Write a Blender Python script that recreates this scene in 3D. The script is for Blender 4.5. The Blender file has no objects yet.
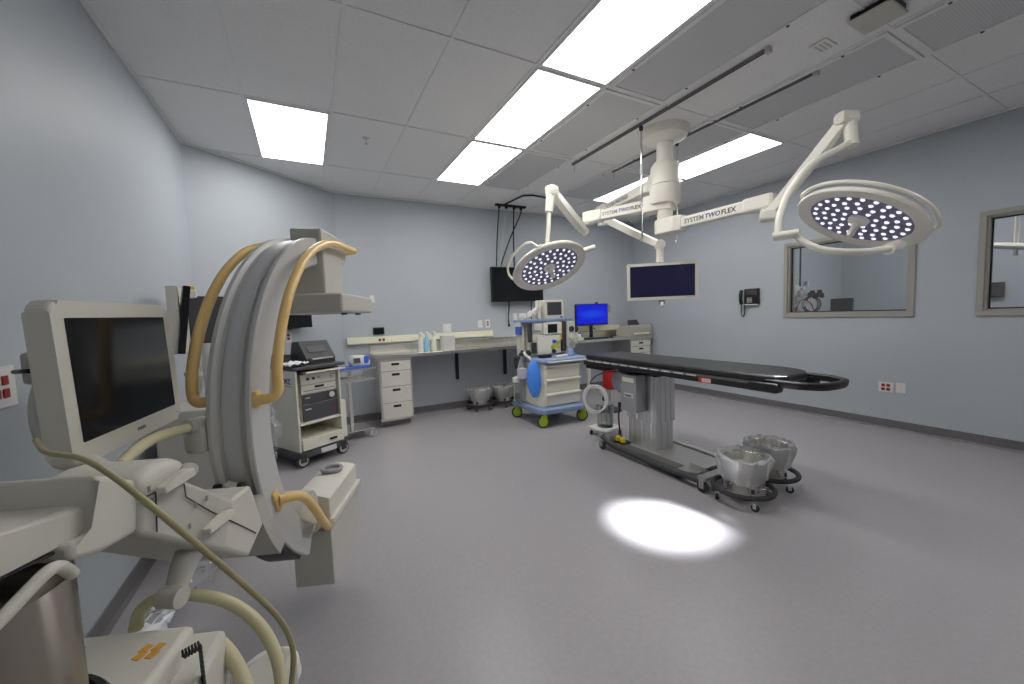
import bpy, bmesh, math, random
from mathutils import Matrix, Vector
random.seed(7)
PI = math.pi
R = math.radians
V = Vector
S = bpy.context.scene
COL = S.collection

# ------------------------------------------------------------------ camera
FPX = 391.336
YAW, PITCH, ROLL, HC = 0.4798, -0.07, -0.0344, 1.4218
_r = V((math.cos(YAW), -math.sin(YAW), 0)); _f = V((math.sin(YAW), math.cos(YAW), 0)); _u = V((0, 0, 1))
CF = _f * math.cos(PITCH) + _u * math.sin(PITCH)
_U = _u * math.cos(PITCH) - _f * math.sin(PITCH)
CR = _r * math.cos(ROLL) + _U * math.sin(ROLL)
CU = _U * math.cos(ROLL) - _r * math.sin(ROLL)
CO = V((0, 0, HC))
cam = bpy.data.cameras.new('camera')
cam.sensor_width = 36.0
cam.lens = FPX / 1024 * 36.0
cam.clip_start = 0.05
co = bpy.data.objects.new('camera', cam); COL.objects.link(co)
co.matrix_world = Matrix(((CR.x, CU.x, -CF.x, CO.x), (CR.y, CU.y, -CF.y, CO.y), (CR.z, CU.z, -CF.z, CO.z), (0, 0, 0, 1)))
S.camera = co

# ------------------------------------------------------------------ world + exposure
w = bpy.data.worlds.new('world'); S.world = w; w.use_nodes = True
w.node_tree.nodes['Background'].inputs[0].default_value = (.5, .55, .6, 1)
w.node_tree.nodes['Background'].inputs[1].default_value = 0.0
S.view_settings.view_transform = 'Standard'
S.view_settings.look = 'None'
S.view_settings.gamma = 1
S.view_settings.use_curve_mapping = False
S.view_settings.exposure = 0.2
try:
    S.cycles.use_denoising = True
    S.cycles.max_bounces = 8
except Exception:
    pass
PANEL_W = 8.0        # ceiling troffer radiance
PANEL_TINT = (1.0, .98, .955)

def at(x, y, ax, v):
    """world point seen at photo pixel (x,y) at a known world plane or depth"""
    q = CF + CR * ((x - 512) / FPX) - CU * ((y - 342) / FPX)
    if ax == 'D':
        return CO + q * v
    i = 'xyz'.index(ax)
    return CO + q * ((v - CO[i]) / q[i])

# ------------------------------------------------------------------ materials
MATS = {}
def mat(name, col, rough=.5, metal=0., emit=None, es=0., trans=0., alpha=1., bump=0., bscale=200., mottle=0., mscale=3., coat=0., spec=.5, aniso=None, ior=1.45):
    if name in MATS: return MATS[name]
    m = bpy.data.materials.new(name); m.use_nodes = True
    nt = m.node_tree; b = nt.nodes['Principled BSDF']
    b.inputs['Base Color'].default_value = (*col, 1)
    b.inputs['Roughness'].default_value = rough
    b.inputs['Metallic'].default_value = metal
    b.inputs['Specular IOR Level'].default_value = spec
    b.inputs['IOR'].default_value = ior
    if coat: b.inputs['Coat Weight'].default_value = coat
    if emit:
        b.inputs['Emission Color'].default_value = (*emit, 1); b.inputs['Emission Strength'].default_value = es
    if trans: b.inputs['Transmission Weight'].default_value = trans
    if alpha < 1: b.inputs['Alpha'].default_value = alpha
    tc = nt.nodes.new('ShaderNodeTexCoord')
    if mottle:
        n = nt.nodes.new('ShaderNodeTexNoise'); n.inputs['Scale'].default_value = mscale; n.inputs['Detail'].default_value = 6
        nt.links.new(tc.outputs['Object'], n.inputs['Vector'])
        r = nt.nodes.new('ShaderNodeMapRange'); r.inputs[1].default_value = .3; r.inputs[2].default_value = .7
        r.inputs[3].default_value = 1 - mottle; r.inputs[4].default_value = 1 + mottle
        nt.links.new(n.outputs[0], r.inputs[0])
        x = nt.nodes.new('ShaderNodeVectorMath'); x.operation = 'SCALE'; x.inputs[0].default_value = col
        nt.links.new(r.outputs[0], x.inputs['Scale']); nt.links.new(x.outputs[0], b.inputs['Base Color'])
    if bump:
        n = nt.nodes.new('ShaderNodeTexNoise'); n.inputs['Scale'].default_value = bscale; n.inputs['Detail'].default_value = 3
        nt.links.new(tc.outputs['Object'], n.inputs['Vector'])
        if aniso:
            mp = nt.nodes.new('ShaderNodeMapping'); mp.inputs['Scale'].default_value = aniso
            nt.links.new(tc.outputs['Object'], mp.inputs[0]); nt.links.new(mp.outputs[0], n.inputs['Vector'])
        bp = nt.nodes.new('ShaderNodeBump'); bp.inputs['Strength'].default_value = bump; bp.inputs['Distance'].default_value = .002
        nt.links.new(n.outputs[0], bp.inputs['Height']); nt.links.new(bp.outputs[0], b.inputs['Normal'])
    MATS[name] = m
    return m

def film(name, tint, alpha, rough=.15):
    """thin clear plastic or glass sheet: part transparent, part glossy"""
    m = bpy.data.materials.new(name); m.use_nodes = True; nt = m.node_tree
    nt.nodes.remove(nt.nodes['Principled BSDF']); out = nt.nodes['Material Output']
    t = nt.nodes.new('ShaderNodeBsdfTransparent'); t.inputs[0].default_value = (*tint, 1)
    g = nt.nodes.new('ShaderNodeBsdfPrincipled'); g.inputs['Base Color'].default_value = (.85, .87, .88, 1); g.inputs['Roughness'].default_value = rough
    mx = nt.nodes.new('ShaderNodeMixShader')
    fr = nt.nodes.new('ShaderNodeFresnel'); fr.inputs[0].default_value = 1.45
    ad = nt.nodes.new('ShaderNodeMath'); ad.operation = 'ADD'; ad.inputs[1].default_value = alpha; ad.use_clamp = True
    nt.links.new(fr.outputs[0], ad.inputs[0]); nt.links.new(ad.outputs[0], mx.inputs[0])
    nt.links.new(t.outputs[0], mx.inputs[1]); nt.links.new(g.outputs[0], mx.inputs[2]); nt.links.new(mx.outputs[0], out.inputs[0])
    MATS[name] = m
    return m

WALL = mat('wall_paint', (.455, .489, .528), .5, spec=.35, bump=.08, bscale=350, mottle=.015, mscale=2)
CEIL = mat('ceiling_tile', (.84, .84, .835), .85, bump=.25, bscale=260, mottle=.03, mscale=60)
GRID = mat('ceiling_grid_paint', (.82, .82, .825), .6)
FLOOR = mat('floor_vinyl', (.35, .335, .35), .33, mottle=.035, mscale=40)
BASEB = mat('baseboard_vinyl', (.15, .145, .15), .5)
CREAM = mat('cream_enamel', (.80, .77, .67), .35)
OFFW = mat('off_white_plastic', (.70, .675, .595), .36)
OFFW2 = mat('warm_grey_plastic', (.56, .545, .485), .4)
LWHITE = mat('boom_white_enamel', (.88, .85, .76), .3)
GREYM = mat('grey_enamel', (.30, .30, .31), .4)
ARC = mat('arc_aluminium', (.60, .60, .59), .38)
STEEL = mat('brushed_steel', (.78, .76, .70), .27, metal=1., bump=.15, bscale=30, aniso=(4, 60, 60))
STEELP = mat('satin_steel_panel', (.78, .75, .68), .36, metal=.3, bump=.1, bscale=20, aniso=(60, 60, 3))
CHROME = mat('chrome', (.75, .75, .75), .12, metal=1.)
COLUMN = mat('lift_column_steel', (.40, .37, .31), .28, metal=1.)
BLACK = mat('black_plastic', (.012, .012, .013), .4)
BLACKS = mat('black_screen', (.008, .009, .011), .12)
BLACKM = mat('black_metal', (.02, .02, .022), .35, metal=.3)
MATT = mat('black_vinyl_pad', (.022, .021, .022), .36, bump=.1, bscale=120)
CHAR = mat('charcoal_plastic', (.045, .048, .05), .45)
DGREY = mat('dark_grey_plastic', (.075, .075, .085), .5)
YEL = mat('yellow_handle', (.95, .66, .26), .3)
HOSE = mat('olive_hose', (.42, .37, .20), .4)
HOSEL = mat('pale_olive_hose', (.66, .61, .38), .4)
BLUE = mat('machine_blue', (.23, .31, .50), .4)
BLUEP = mat('bright_blue_plastic', (.04, .12, .55), .35)
BLUEB = mat('blue_bag', (.08, .30, .95), .3)
LIME = mat('lime_caster', (.38, .55, .03), .4)
RED = mat('red_plastic', (.42, .02, .02), .35)
OUTR = mat('red_socket', (.30, .02, .02), .4)
WPLAST = mat('white_plastic', (.72, .72, .70), .4)
IVORY = mat('ivory_raceway', (.80, .78, .60), .45)
CYANL = mat('blue_liquid', (.30, .60, .76), .2)
RUBBER = mat('rubber', (.03, .03, .03), .6)
WHEELG = mat('grey_wheel', (.55, .55, .54), .45)
BASEM = mat('table_base_metal', (.40, .40, .38), .32, metal=.6)
EXTR = mat('extruded_aluminium', (.70, .70, .71), .34, metal=.7)
WFRAME = mat('window_frame_paint', (.36, .345, .31), .5)
INK = mat('printed_grey', (.22, .22, .24), .5)
INKB = mat('printed_blue', (.03, .04, .28), .5)
INKK = mat('printed_black', (.02, .02, .02), .5)
ORANGE = mat('orange_label', (.80, .42, .08), .5)
PINK = mat('pink_label', (.72, .36, .34), .5)
LINEN = mat('white_cloth', (.74, .75, .76), .8, bump=.6, bscale=25)
PANEL = mat('troffer_diffuser', (.9, .9, .9), .5, emit=PANEL_TINT, es=PANEL_W)
LEDM = mat('led_lens', (.9, .9, 1), .1, emit=(.82, .84, 1), es=.85)
LENSP = mat('lamp_lens_panel', (.22, .21, .30), .3)
SCRB = mat('screen_blue_lit', (0, 0, 0), .2, emit=(.015, .05, 1.0), es=.85)
SCRN = mat('screen_navy_idle', (.01, .01, .015), .12, emit=(.02, .017, .075), es=.28)
SCRG = mat('screen_grey_idle', (.06, .065, .07), .2)
GLASS = film('window_glass', (.93, .95, .96), .02, .03)
BAG = film('clear_bag', (.93, .93, .93), .26, .22)
CLEARP = film('clear_canister', (.86, .88, .86), .04, .08)
BAGSHEET = film('clear_drape', (.9, .92, .95), .14, .22)

# glow inside the lit blue display: brighter middle (it is what the screen shows)
def blue_screen():
    nt = SCRB.node_tree; b = nt.nodes['Principled BSDF']
    tc = nt.nodes.new('ShaderNodeTexCoord'); g = nt.nodes.new('ShaderNodeTexGradient'); g.gradient_type = 'SPHERICAL'
    mp = nt.nodes.new('ShaderNodeMapping'); mp.inputs['Scale'].default_value = (1.4, 1.4, 2.6); mp.inputs['Location'].default_value = (-.7, -.7, -1.3)
    nt.links.new(tc.outputs['Generated'], mp.inputs[0]); nt.links.new(mp.outputs[0], g.inputs[0])
    r = nt.nodes.new('ShaderNodeValToRGB'); r.color_ramp.elements[0].color = (.004, .012, .60, 1); r.color_ramp.elements[1].color = (.01, .15, 1.0, 1)
    nt.links.new(g.outputs[0], r.inputs[0]); nt.links.new(r.outputs[0], b.inputs['Emission Color'])
blue_screen()

# perforated metal: tiny dark holes
def perforated():
    m = mat('perforated_panel', (.40, .40, .41), .55)
    nt = m.node_tree; b = nt.nodes['Principled BSDF']
    tc = nt.nodes.new('ShaderNodeTexCoord'); v = nt.nodes.new('ShaderNodeTexVoronoi'); v.inputs['Scale'].default_value = 70; v.inputs['Randomness'].default_value = 0
    nt.links.new(tc.outputs['Object'], v.inputs['Vector'])
    mr = nt.nodes.new('ShaderNodeMapRange'); mr.inputs[1].default_value = .28; mr.inputs[2].default_value = .36
    nt.links.new(v.outputs['Distance'], mr.inputs[0])
    mx = nt.nodes.new('ShaderNodeMix'); mx.data_type = 'RGBA'; mx.inputs[6].default_value = (.16, .16, .16, 1); mx.inputs[7].default_value = (.66, .66, .67, 1)
    nt.links.new(mr.outputs[0], mx.inputs[0]); nt.links.new(mx.outputs[2], b.inputs['Base Color'])
    return m
PERF = perforated()

# ------------------------------------------------------------------ mesh helpers
def smooth_pts(pts, n=6):
    P = [V(p) for p in pts]
    if len(P) < 3: return P
    out = []
    for i in range(len(P) - 1):
        p0 = P[max(i - 1, 0)]; p1 = P[i]; p2 = P[i + 1]; p3 = P[min(i + 2, len(P) - 1)]
        for k in range(n):
            t = k / n
            out.append(.5 * ((2 * p1) + (p2 - p0) * t + (2 * p0 - 5 * p1 + 4 * p2 - p3) * t * t + (3 * p1 - p0 - 3 * p2 + p3) * t ** 3))
    out.append(P[-1])
    return out

class MB:
    def __init__(s): s.bm = bmesh.new(); s.M = Matrix.Identity(4)
    def at(s, M): s.M = M; return s
    def _add(s, verts, faces, smooth=False):
        vs = [s.bm.verts.new(s.M @ V(v)) for v in verts]
        for f in faces:
            try:
                F = s.bm.faces.new([vs[i] for i in f]); F.smooth = smooth
            except ValueError: pass
        return vs
    def box(s, c, d, bev=0., rz=0., rx=0., ry=0., seg=2):
        x, y, z = [k / 2 for k in d]
        M = Matrix.Translation(c) @ Matrix.Rotation(rz, 4, 'Z') @ Matrix.Rotation(ry, 4, 'Y') @ Matrix.Rotation(rx, 4, 'X')
        vs = s._add([M @ V(p) for p in [(-x, -y, -z), (x, -y, -z), (x, y, -z), (-x, y, -z), (-x, -y, z), (x, -y, z), (x, y, z), (-x, y, z)]],
                    [(0, 3, 2, 1), (4, 5, 6, 7), (0, 1, 5, 4), (1, 2, 6, 5), (2, 3, 7, 6), (3, 0, 4, 7)])
        if bev: s.bevel(vs, min(bev, .49 * min(d)), seg)
        return s
    def bevel(s, vs, b, seg=2):
        es = {e for v in vs for e in v.link_edges}
        r = bmesh.ops.bevel(s.bm, geom=list(es), offset=b, segments=seg, profile=.5, affect='EDGES')
        for f in r['faces']: f.smooth = True
    def b2(s, lo, hi, bev=0., seg=2):
        return s.box([(a + b) / 2 for a, b in zip(lo, hi)], [abs(b - a) for a, b in zip(lo, hi)], bev, seg=seg)
    def ring(s, P, T, r, seg, ref):
        T = T.normalized(); a = T.cross(ref)
        if a.length < 1e-4: a = T.cross(V((1, 0, 0)))
        a.normalize(); b = T.cross(a)
        return [P + a * (r * math.cos(2 * PI * k / seg)) + b * (r * math.sin(2 * PI * k / seg)) for k in range(seg)]
    def tube(s, pts, r, seg=10, sm=6, cap=True, closed=False):
        P = smooth_pts(pts, sm) if sm > 1 else [V(p) for p in pts]
        n = len(P); verts = []; a = None
        rr = r if isinstance(r, (list, tuple)) else None
        for i, p in enumerate(P):
            if closed: T = P[(i + 1) % n] - P[i - 1]
            else: T = P[min(i + 1, n - 1)] - P[max(i - 1, 0)]
            T.normalize()
            if a is None:
                a = T.cross(V((0, 0, 1)))
                if a.length < 1e-3: a = T.cross(V((1, 0, 0)))
            a = (a - T * a.dot(T)).normalized(); b = T.cross(a)
            rad = r if rr is None else rr[0] + (rr[1] - rr[0]) * i / (n - 1)
            verts += [p + a * (rad * math.cos(2 * PI * k / seg)) + b * (rad * math.sin(2 * PI * k / seg)) for k in range(seg)]
        F = []
        for i in range(n if closed else n - 1):
            j = (i + 1) % n
            for k in range(seg):
                l = (k + 1) % seg
                F.append((i * seg + k, i * seg + l, j * seg + l, j * seg + k))
        vs = s._add(verts, F, True)
        if cap and not closed:
            for idx in (0, n - 1):
                try: s.bm.faces.new(vs[idx * seg:(idx + 1) * seg])
                except ValueError: pass
        return s
    def cyl(s, p0, p1, r, r2=None, seg=20, bev=0.):
        return s.tube([p0, p1], (r, r2 if r2 is not None else r), seg, 1)
    def lathe(s, prof, seg=28, o=(0, 0, 0), M=None, smooth=True, arc=2 * PI):
        """prof: (radius, z) list"""
        M = M or Matrix.Translation(o); full = abs(arc - 2 * PI) < 1e-6; n = seg if full else seg + 1
        verts = []
        for (r, z) in prof:
            for k in range(n):
                t = arc * k / seg
                verts.append(M @ V((r * math.cos(t), r * math.sin(t), z)))
        F = []
        for i in range(len(prof) - 1):
            for k in range(seg):
                l = (k + 1) % n
                F.append((i * n + k, i * n + l, (i + 1) * n + l, (i + 1) * n + k))
        s._add(verts, F, smooth); return s
    def prism(s, poly, a, b, M=None, bev=0., seg=2, smooth=False):
        """polygon (x,y) extruded from z=a to z=b in frame M"""
        M = M or Matrix.Identity(4); n = len(poly)
        verts = [M @ V((x, y, a)) for x, y in poly] + [M @ V((x, y, b)) for x, y in poly]
        F = [tuple(range(n - 1, -1, -1)), tuple(range(n, 2 * n))] + [(i, (i + 1) % n, n + (i + 1) % n, n + i) for i in range(n)]
        vs = s._add(verts, F)
        if smooth:
            for f in s.bm.faces[:] if False else []: pass
        if bev: s.bevel(vs, bev, seg)
        return s
    def sweep(s, prof, frames, closed_prof=True, cap=True, smooth=True):
        """prof: 2D pts; frames: list of functions (a,b)->Vector"""
        n = len(prof); verts = [f(a, b) for f in frames for a, b in prof]; F = []
        for i in range(len(frames) - 1):
            for k in range(n if closed_prof else n - 1):
                l = (k + 1) % n; F.append((i * n + k, i * n + l, (i + 1) * n + l, (i + 1) * n + k))
        vs = s._add(verts, F, smooth)
        if cap:
            for idx in (0, len(frames) - 1):
                try: s.bm.faces.new(vs[idx * n:(idx + 1) * n])
                except ValueError: pass
        return s
    def build(s, name, m, parent=None, loc=None, sharp=True):
        bmesh.ops.recalc_face_normals(s.bm, faces=s.bm.faces[:])
        me = bpy.data.meshes.new(name)
        for e in s.bm.edges:
            if len(e.link_faces) == 2 and e.calc_face_angle(0) > R(38): e.smooth = False
        s.bm.to_mesh(me); s.bm.free(); me.materials.append(m)
        o = bpy.data.objects.new(name, me); COL.objects.link(o)
        if parent is not None: o.parent = parent
        if loc: o.location = loc
        return o

def tag(o, label, cat, group=None, kind=None):
    if label: o['label'] = label
    if cat: o['category'] = cat
    if group: o['group'] = group
    if kind: o['kind'] = kind
    return o
def thing(name, label, cat, loc=(0, 0, 0), rz=0., group=None):
    o = bpy.data.objects.new(name, None); COL.objects.link(o)
    o.empty_display_size = .1
    o.location = loc; o.rotation_euler = (0, 0, rz)
    return tag(o, label, cat, group)
def struct(name, mb, m, parent=None):
    o = mb.build(name, m, parent)
    o['kind'] = 'structure'
    return o
def kids(o): return [c for c in bpy.data.objects if c.parent == o]
def copy_tree(o, parent=None):
    c = o.copy(); COL.objects.link(c); c.parent = parent
    for ch in kids(o): copy_tree(ch, c)
    return c
def W(o): return Matrix.Translation(o.location) @ o.rotation_euler.to_matrix().to_4x4()
def inv(o): return W(o).inverted()
def text(name, body, size, M, m, parent, depth=.0006, bold=False, shear=0.):
    """lettering mesh; M maps text plane (x right, y up) into parent space"""
    cu = bpy.data.curves.new(name, 'FONT'); cu.body = body; cu.size = size; cu.extrude = depth; cu.shear = shear
    cu.resolution_u = 2
    if bold: cu.offset = size * .018
    t = bpy.data.objects.new(name, cu); COL.objects.link(t)
    bpy.context.view_layer.update()
    dg = bpy.context.evaluated_depsgraph_get()
    me = bpy.data.meshes.new_from_object(t.evaluated_get(dg))
    COL.objects.unlink(t); bpy.data.objects.remove(t)
    me.transform(M); me.materials.clear(); me.materials.append(m)
    o = bpy.data.objects.new(name, me); COL.objects.link(o); o.parent = parent
    return o
def frameM(o, x, y):
    """matrix with origin o, x axis x, y axis y"""
    x = V(x).normalized(); y = V(y); y = (y - x * y.dot(x)).normalized(); z = x.cross(y)
    return Matrix(((x.x, y.x, z.x, o[0]), (x.y, y.y, z.y, o[1]), (x.z, y.z, z.z, o[2]), (0, 0, 0, 1)))
def rrect(w, h, r, n=5):
    P = []
    for cx, cy, a0 in ((w / 2 - r, h / 2 - r, 0), (-w / 2 + r, h / 2 - r, PI / 2), (-w / 2 + r, -h / 2 + r, PI), (w / 2 - r, -h / 2 + r, 1.5 * PI)):
        for k in range(n + 1):
            a = a0 + PI / 2 * k / n; P.append((cx + r * math.cos(a), cy + r * math.sin(a)))
    return P

# ------------------------------------------------------------------ the room
H = 3.12; XL = -.93; XR = 5.72; YB = 5.745; YF = -3.4
DA = V((XL, 4.69, 0)); DB = V((.411, YB, 0))          # the angled wall
plan = [(XL, YF), (XR, YF), (XR, YB), (DB.x, YB), (XL, DA.y)]
T = .12
struct('floor', MB().prism([(XL, YF), (9.6, YF), (9.6, YB + .12), (XL - .12, YB + .12), (XL - .12, YF)], -.1, 0), FLOOR)
struct('ceiling', MB().prism([(XL - .12, YF), (9.6, YF), (9.6, YB + .12), (XL - .12, YB + .12)], H, H + .1), CEIL)
struct('wall_left', MB().b2((XL - T, YF, 0), (XL, DA.y, H)), WALL)
dd = (DB - DA).normalized(); nn = V((-dd.y, dd.x, 0))
struct('wall_corner', MB().prism([(DA.x, DA.y), (DB.x, DB.y), (DB.x + nn.x * T, DB.y + nn.y * T), (DA.x + nn.x * T, DA.y + nn.y * T)], 0, H), WALL)
struct('wall_back', MB().b2((DB.x - .05, YB, 0), (9.6, YB + T, H)), WALL)
struct('wall_front', MB().b2((XL - T, YF - T, 0), (9.6, YF, H)), WALL)
# right wall with two window openings
W1 = (1.76, 2.955, 1.30, 2.19); W2 = (-.02, 1.235, 1.30, 2.19)
mb = MB()
ys = [YF, W2[0], W2[1], W1[0], W1[1], YB]
for i in range(5):
    if i in (1, 3):
        mb.b2((XR, ys[i], 0), (XR + T, ys[i + 1], 1.30)); mb.b2((XR, ys[i], 2.19), (XR + T, ys[i + 1], H))
    else: mb.b2((XR, ys[i], 0), (XR + T, ys[i + 1], H))
struct('wall_right', mb, WALL)
for k, (y0, y1, z0, z1) in enumerate((W1, W2)):
    f = thing('window_%d' % (k + 1), None, None, (XR, y0, z0)); f['kind'] = 'structure'
    Y, Z = y1 - y0, z1 - z0; mb = MB(); t = .045
    for lo, hi in (((-.018, -t, -t), (.0, Y + t, 0)), ((-.018, -t, Z), (.0, Y + t, Z + t)), ((-.018, -t, 0), (.0, 0, Z)), ((-.018, Y, 0), (.0, Y + t, Z)),
                   ((0, 0, 0), (T, Y, .02)), ((0, 0, Z - .02), (T, Y, Z)), ((0, 0, .02), (T, .02, Z - .02)), ((0, Y - .02, .02), (T, Y, Z - .02))):
        mb.b2(lo, hi, .003)
    struct('window_frame', mb, WFRAME, f)
    mb = MB()
    for lo, hi in (((.045, .02, .02), (.06, Y - .02, .032)), ((.045, .02, Z - .032), (.06, Y - .02, Z - .02)), ((.045, .02, .032), (.06, .032, Z - .032)), ((.045, Y - .032, .032), (.06, Y - .02, Z - .032))):
        mb.b2(lo, hi)
    struct('window_gasket', mb, BLACK, f)
    struct('window_pane', MB().b2((.05, .022, .022), (.056, Y - .022, Z - .022)), GLASS, f)
# coved vinyl baseboards
def baseboard(name, p0, p1, nrm):
    p0, p1, nrm = V(p0), V(p1), V(nrm)
    prof = [(0, 0), (.022, 0), (.019, .006), (.008, .02), (.006, .10), (0, .103)]
    struct(name, MB().sweep(prof, [lambda a, b: p0 + nrm * a + V((0, 0, b)), lambda a, b: p1 + nrm * a + V((0, 0, b))], smooth=False), BASEB)
baseboard('baseboard_left', (XL, YF, 0), (XL, DA.y, 0), (1, 0, 0))
baseboard('baseboard_corner', DA, DB, -nn)
baseboard('baseboard_back', (DB.x, YB, 0), (XR, YB, 0), (0, -1, 0))
baseboard('baseboard_right', (XR, YF, 0), (XR, YB, 0), (-1, 0, 0))
# ceiling grid
GX, GY, SX, SY = -.324, 3.596, .6083, 1.2196
gx = lambda i: GX + i * SX
gy = lambda j: GY + j * SY
mb = MB()
for i in range(-1, 10):
    mb.b2((gx(i) - .012, YF, H - .006), (gx(i) + .012, YB - .001, H - .0005))
for j in range(-5, 2):
    mb.b2((XL, gy(j) - .012, H - .0065), (XR, gy(j) + .012, H - .0008))
struct('trim_1', mb, GRID)
mb = MB()
mb.b2((XL, YF, H - .02), (XL + .02, DA.y, H - .002)); mb.b2((XR - .02, YF, H - .02), (XR, YB, H - .002)); mb.b2((DB.x, YB - .02, H - .02), (XR, YB, H - .002))
mb.prism([(DA.x, DA.y), (DB.x, DB.y), (DB.x - nn.x * .02, DB.y - nn.y * .02), (DA.x - nn.x * .02, DA.y - nn.y * .02)], H - .02, H - .002)
struct('trim_2', mb, GRID)
# the room beyond the glass
struct('wall_beyond', MB().b2((9.0, YF, 0), (9.12, YB, H)), WALL)
struct('wall_beyond_side', MB().b2((XR + T, 3.72, 0), (9.0, 3.84, H)), WALL)

# ceiling light panels
def troffer(i, j, label, w=SX, l=SY, grp='recessed ceiling light panels'):
    t = thing('ceiling_light', label, 'ceiling light', (gx(i) + w / 2, gy(j) + l / 2, H), 0, grp)
    mb = MB()
    for lo, hi in (((-w / 2 + .012, -l / 2 + .012, -.012), (-w / 2 + .03, l / 2 - .012, -.001)), ((w / 2 - .03, -l / 2 + .012, -.012), (w / 2 - .012, l / 2 - .012, -.001)),
                   ((-w / 2 + .03, -l / 2 + .012, -.012), (w / 2 - .03, -l / 2 + .03, -.001)), ((-w / 2 + .03, l / 2 - .03, -.012), (w / 2 - .03, l / 2 - .012, -.001))):
        mb.b2(lo, hi)
    mb.build('frame', GRID, t)
    MB().b2((-w / 2 + .03, -l / 2 + .03, -.009), (w / 2 - .03, l / 2 - .03, -.004)).build('diffuser', PANEL, t)
    return t
troffer(0, 0, 'lone recessed ceiling light panel nearest the left wall, above the c-arm')
troffer(3, 0, 'ceiling light panel at the far end of the row of three, nearest the back wall')
troffer(3, -1, 'middle ceiling light panel of the row of three running to the back wall')
troffer(3, -2, 'largest looking ceiling light panel, nearest the camera in the row of three')
troffer(7, -1, 'ceiling light panel right of the ceiling mount, nearer of the right pair')
troffer(3, -4, 'added fill light panel out of view behind the camera, left'); troffer(7, -4, 'added fill light panel out of view behind the camera, right')  # unseen fill panels, added to brighten surfaces that face the camera
troffer(7, 0, 'ceiling light panel behind the white boom hub, farther of the right pair')
for y in (3.2, 1.0):     # the neighbouring room's own lights
    t = thing('ceiling_light', 'ceiling light panel of the neighbouring room', 'ceiling light', (7.6, y - 1.2, H), 0, 'lights of the neighbouring room')
    MB().b2((-.3, -.6, -.02), (.3, .6, -.002)).build('diffuser', PANEL, t)

# perforated air panels either side of the boom
for i, side in ((4, 'left'), (6, 'right')):
    for j, wh in ((-3, 'nearest the camera'), (-2, 'level with the near ends of the rails'), (-1, 'beside the boom mount'), (0, 'nearest the back wall')):
        t = thing('air_diffuser', 'perforated ceiling air panel %s of the boom, %s' % (side, wh), 'air vent', (gx(i) + SX / 2, gy(j) + SY / 2, H), 0, 'perforated air panels in the ceiling')
        w, l = SX - .03, SY - .03
        MB().b2((-w / 2 + .03, -l / 2 + .03, -.01), (w / 2 - .03, l / 2 - .03, -.002)).build('perforated_face', PERF, t)
        mb = MB()
        for lo, hi in (((-w / 2, -l / 2, -.016), (-w / 2 + .03, l / 2, -.001)), ((w / 2 - .03, -l / 2, -.016), (w / 2, l / 2, -.001)), ((-w / 2 + .03, -l / 2, -.016), (w / 2 - .03, -l / 2 + .03, -.001)), ((-w / 2 + .03, l / 2 - .03, -.016), (w / 2 - .03, l / 2, -.001))):
            mb.b2(lo, hi, .002)
        mb.build('frame', GRID, t)
        for sx in (-1, 1):
            for sy in (-.3, .3):
                MB().lathe([(0, -.021), (.008, -.02), (.01, -.016)], 10, (sx * (w / 2 - .015), sy * l, 0)).build('fastener', CHAR, t)

# ceiling rails with hanging hooks
def rail(x, label):
    t = thing('ceiling_track', label, 'ceiling track', (x, 1.6, H - .02), 0, 'ceiling tracks beside the boom mount')
    mb = MB(); mb.prism([(-.011, -.004), (.011, -.004), (.011, .018), (-.011, .018)], 0, 2.13, frameM((0, 0, 0), (1, 0, 0), (0, 0, 1)) @ Matrix.Scale(-1, 4, (0, 0, 1)))
    mb.build('track', mat('track_metal', (.20, .20, .205), .4, metal=.4), t)
    MB().b2((-.004, .01, -.0065), (.004, 2.12, -.0042)).build('slot', BLACK, t)
    MB().b2((-.022, -.03, -.02), (.022, .0, .019), .004).build('end_cap', OFFW2, t)
    MB().tube([(0, 2.1, -.014), (0, 2.1, -.06), (0, 2.11, -.09)], .006, 8, 3).build('hook', OFFW2, t)
    return t
rail(2.80, 'long dark ceiling track left of the boom mount'); rail(3.395, 'long dark ceiling track right of the boom mount')
def iv_pole(x, y, ztop, zbot, label):
    t = thing('hanging_pole', label, 'iv pole', (x, y, 0), 0, 'poles hanging from the ceiling tracks')
    MB().lathe([(0, ztop), (.018, ztop), (.018, ztop - .03), (.01, ztop - .04), (0, ztop - .04)], 12).build('carriage', CHAR, t)
    MB().cyl((0, 0, ztop - .03), (0, 0, zbot + .02), .0085, seg=10).build('rod', CHROME, t)
    h = (ztop - zbot)
    MB().lathe([(0, ztop - h * .33), (.014, ztop - h * .33), (.014, ztop - h * .42), (.008, ztop - h * .43)], 12).build('grip', WPLAST, t)
    mb = MB()
    mb.tube([(0, 0, zbot + .04), (.0, .006, zbot), (0, .018, zbot - .01), (0, .026, zbot + .012)], .004, 8, 4)
    mb.build('hook', CHROME, t)
pA = at(641, 120, 'x', 2.80); iv_pole(2.80, pA.y, H - .035, at(641, 238, 'D', (pA - CO).dot(CF)).z, 'thin chrome pole hanging in front of the white boom arms')
pB = at(677, 145, 'x', 3.395); iv_pole(3.395, pB.y, H - .035, at(677, 240, 'D', (pB - CO).dot(CF)).z, 'thin chrome pole hanging behind the boom hub, right of it')

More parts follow.
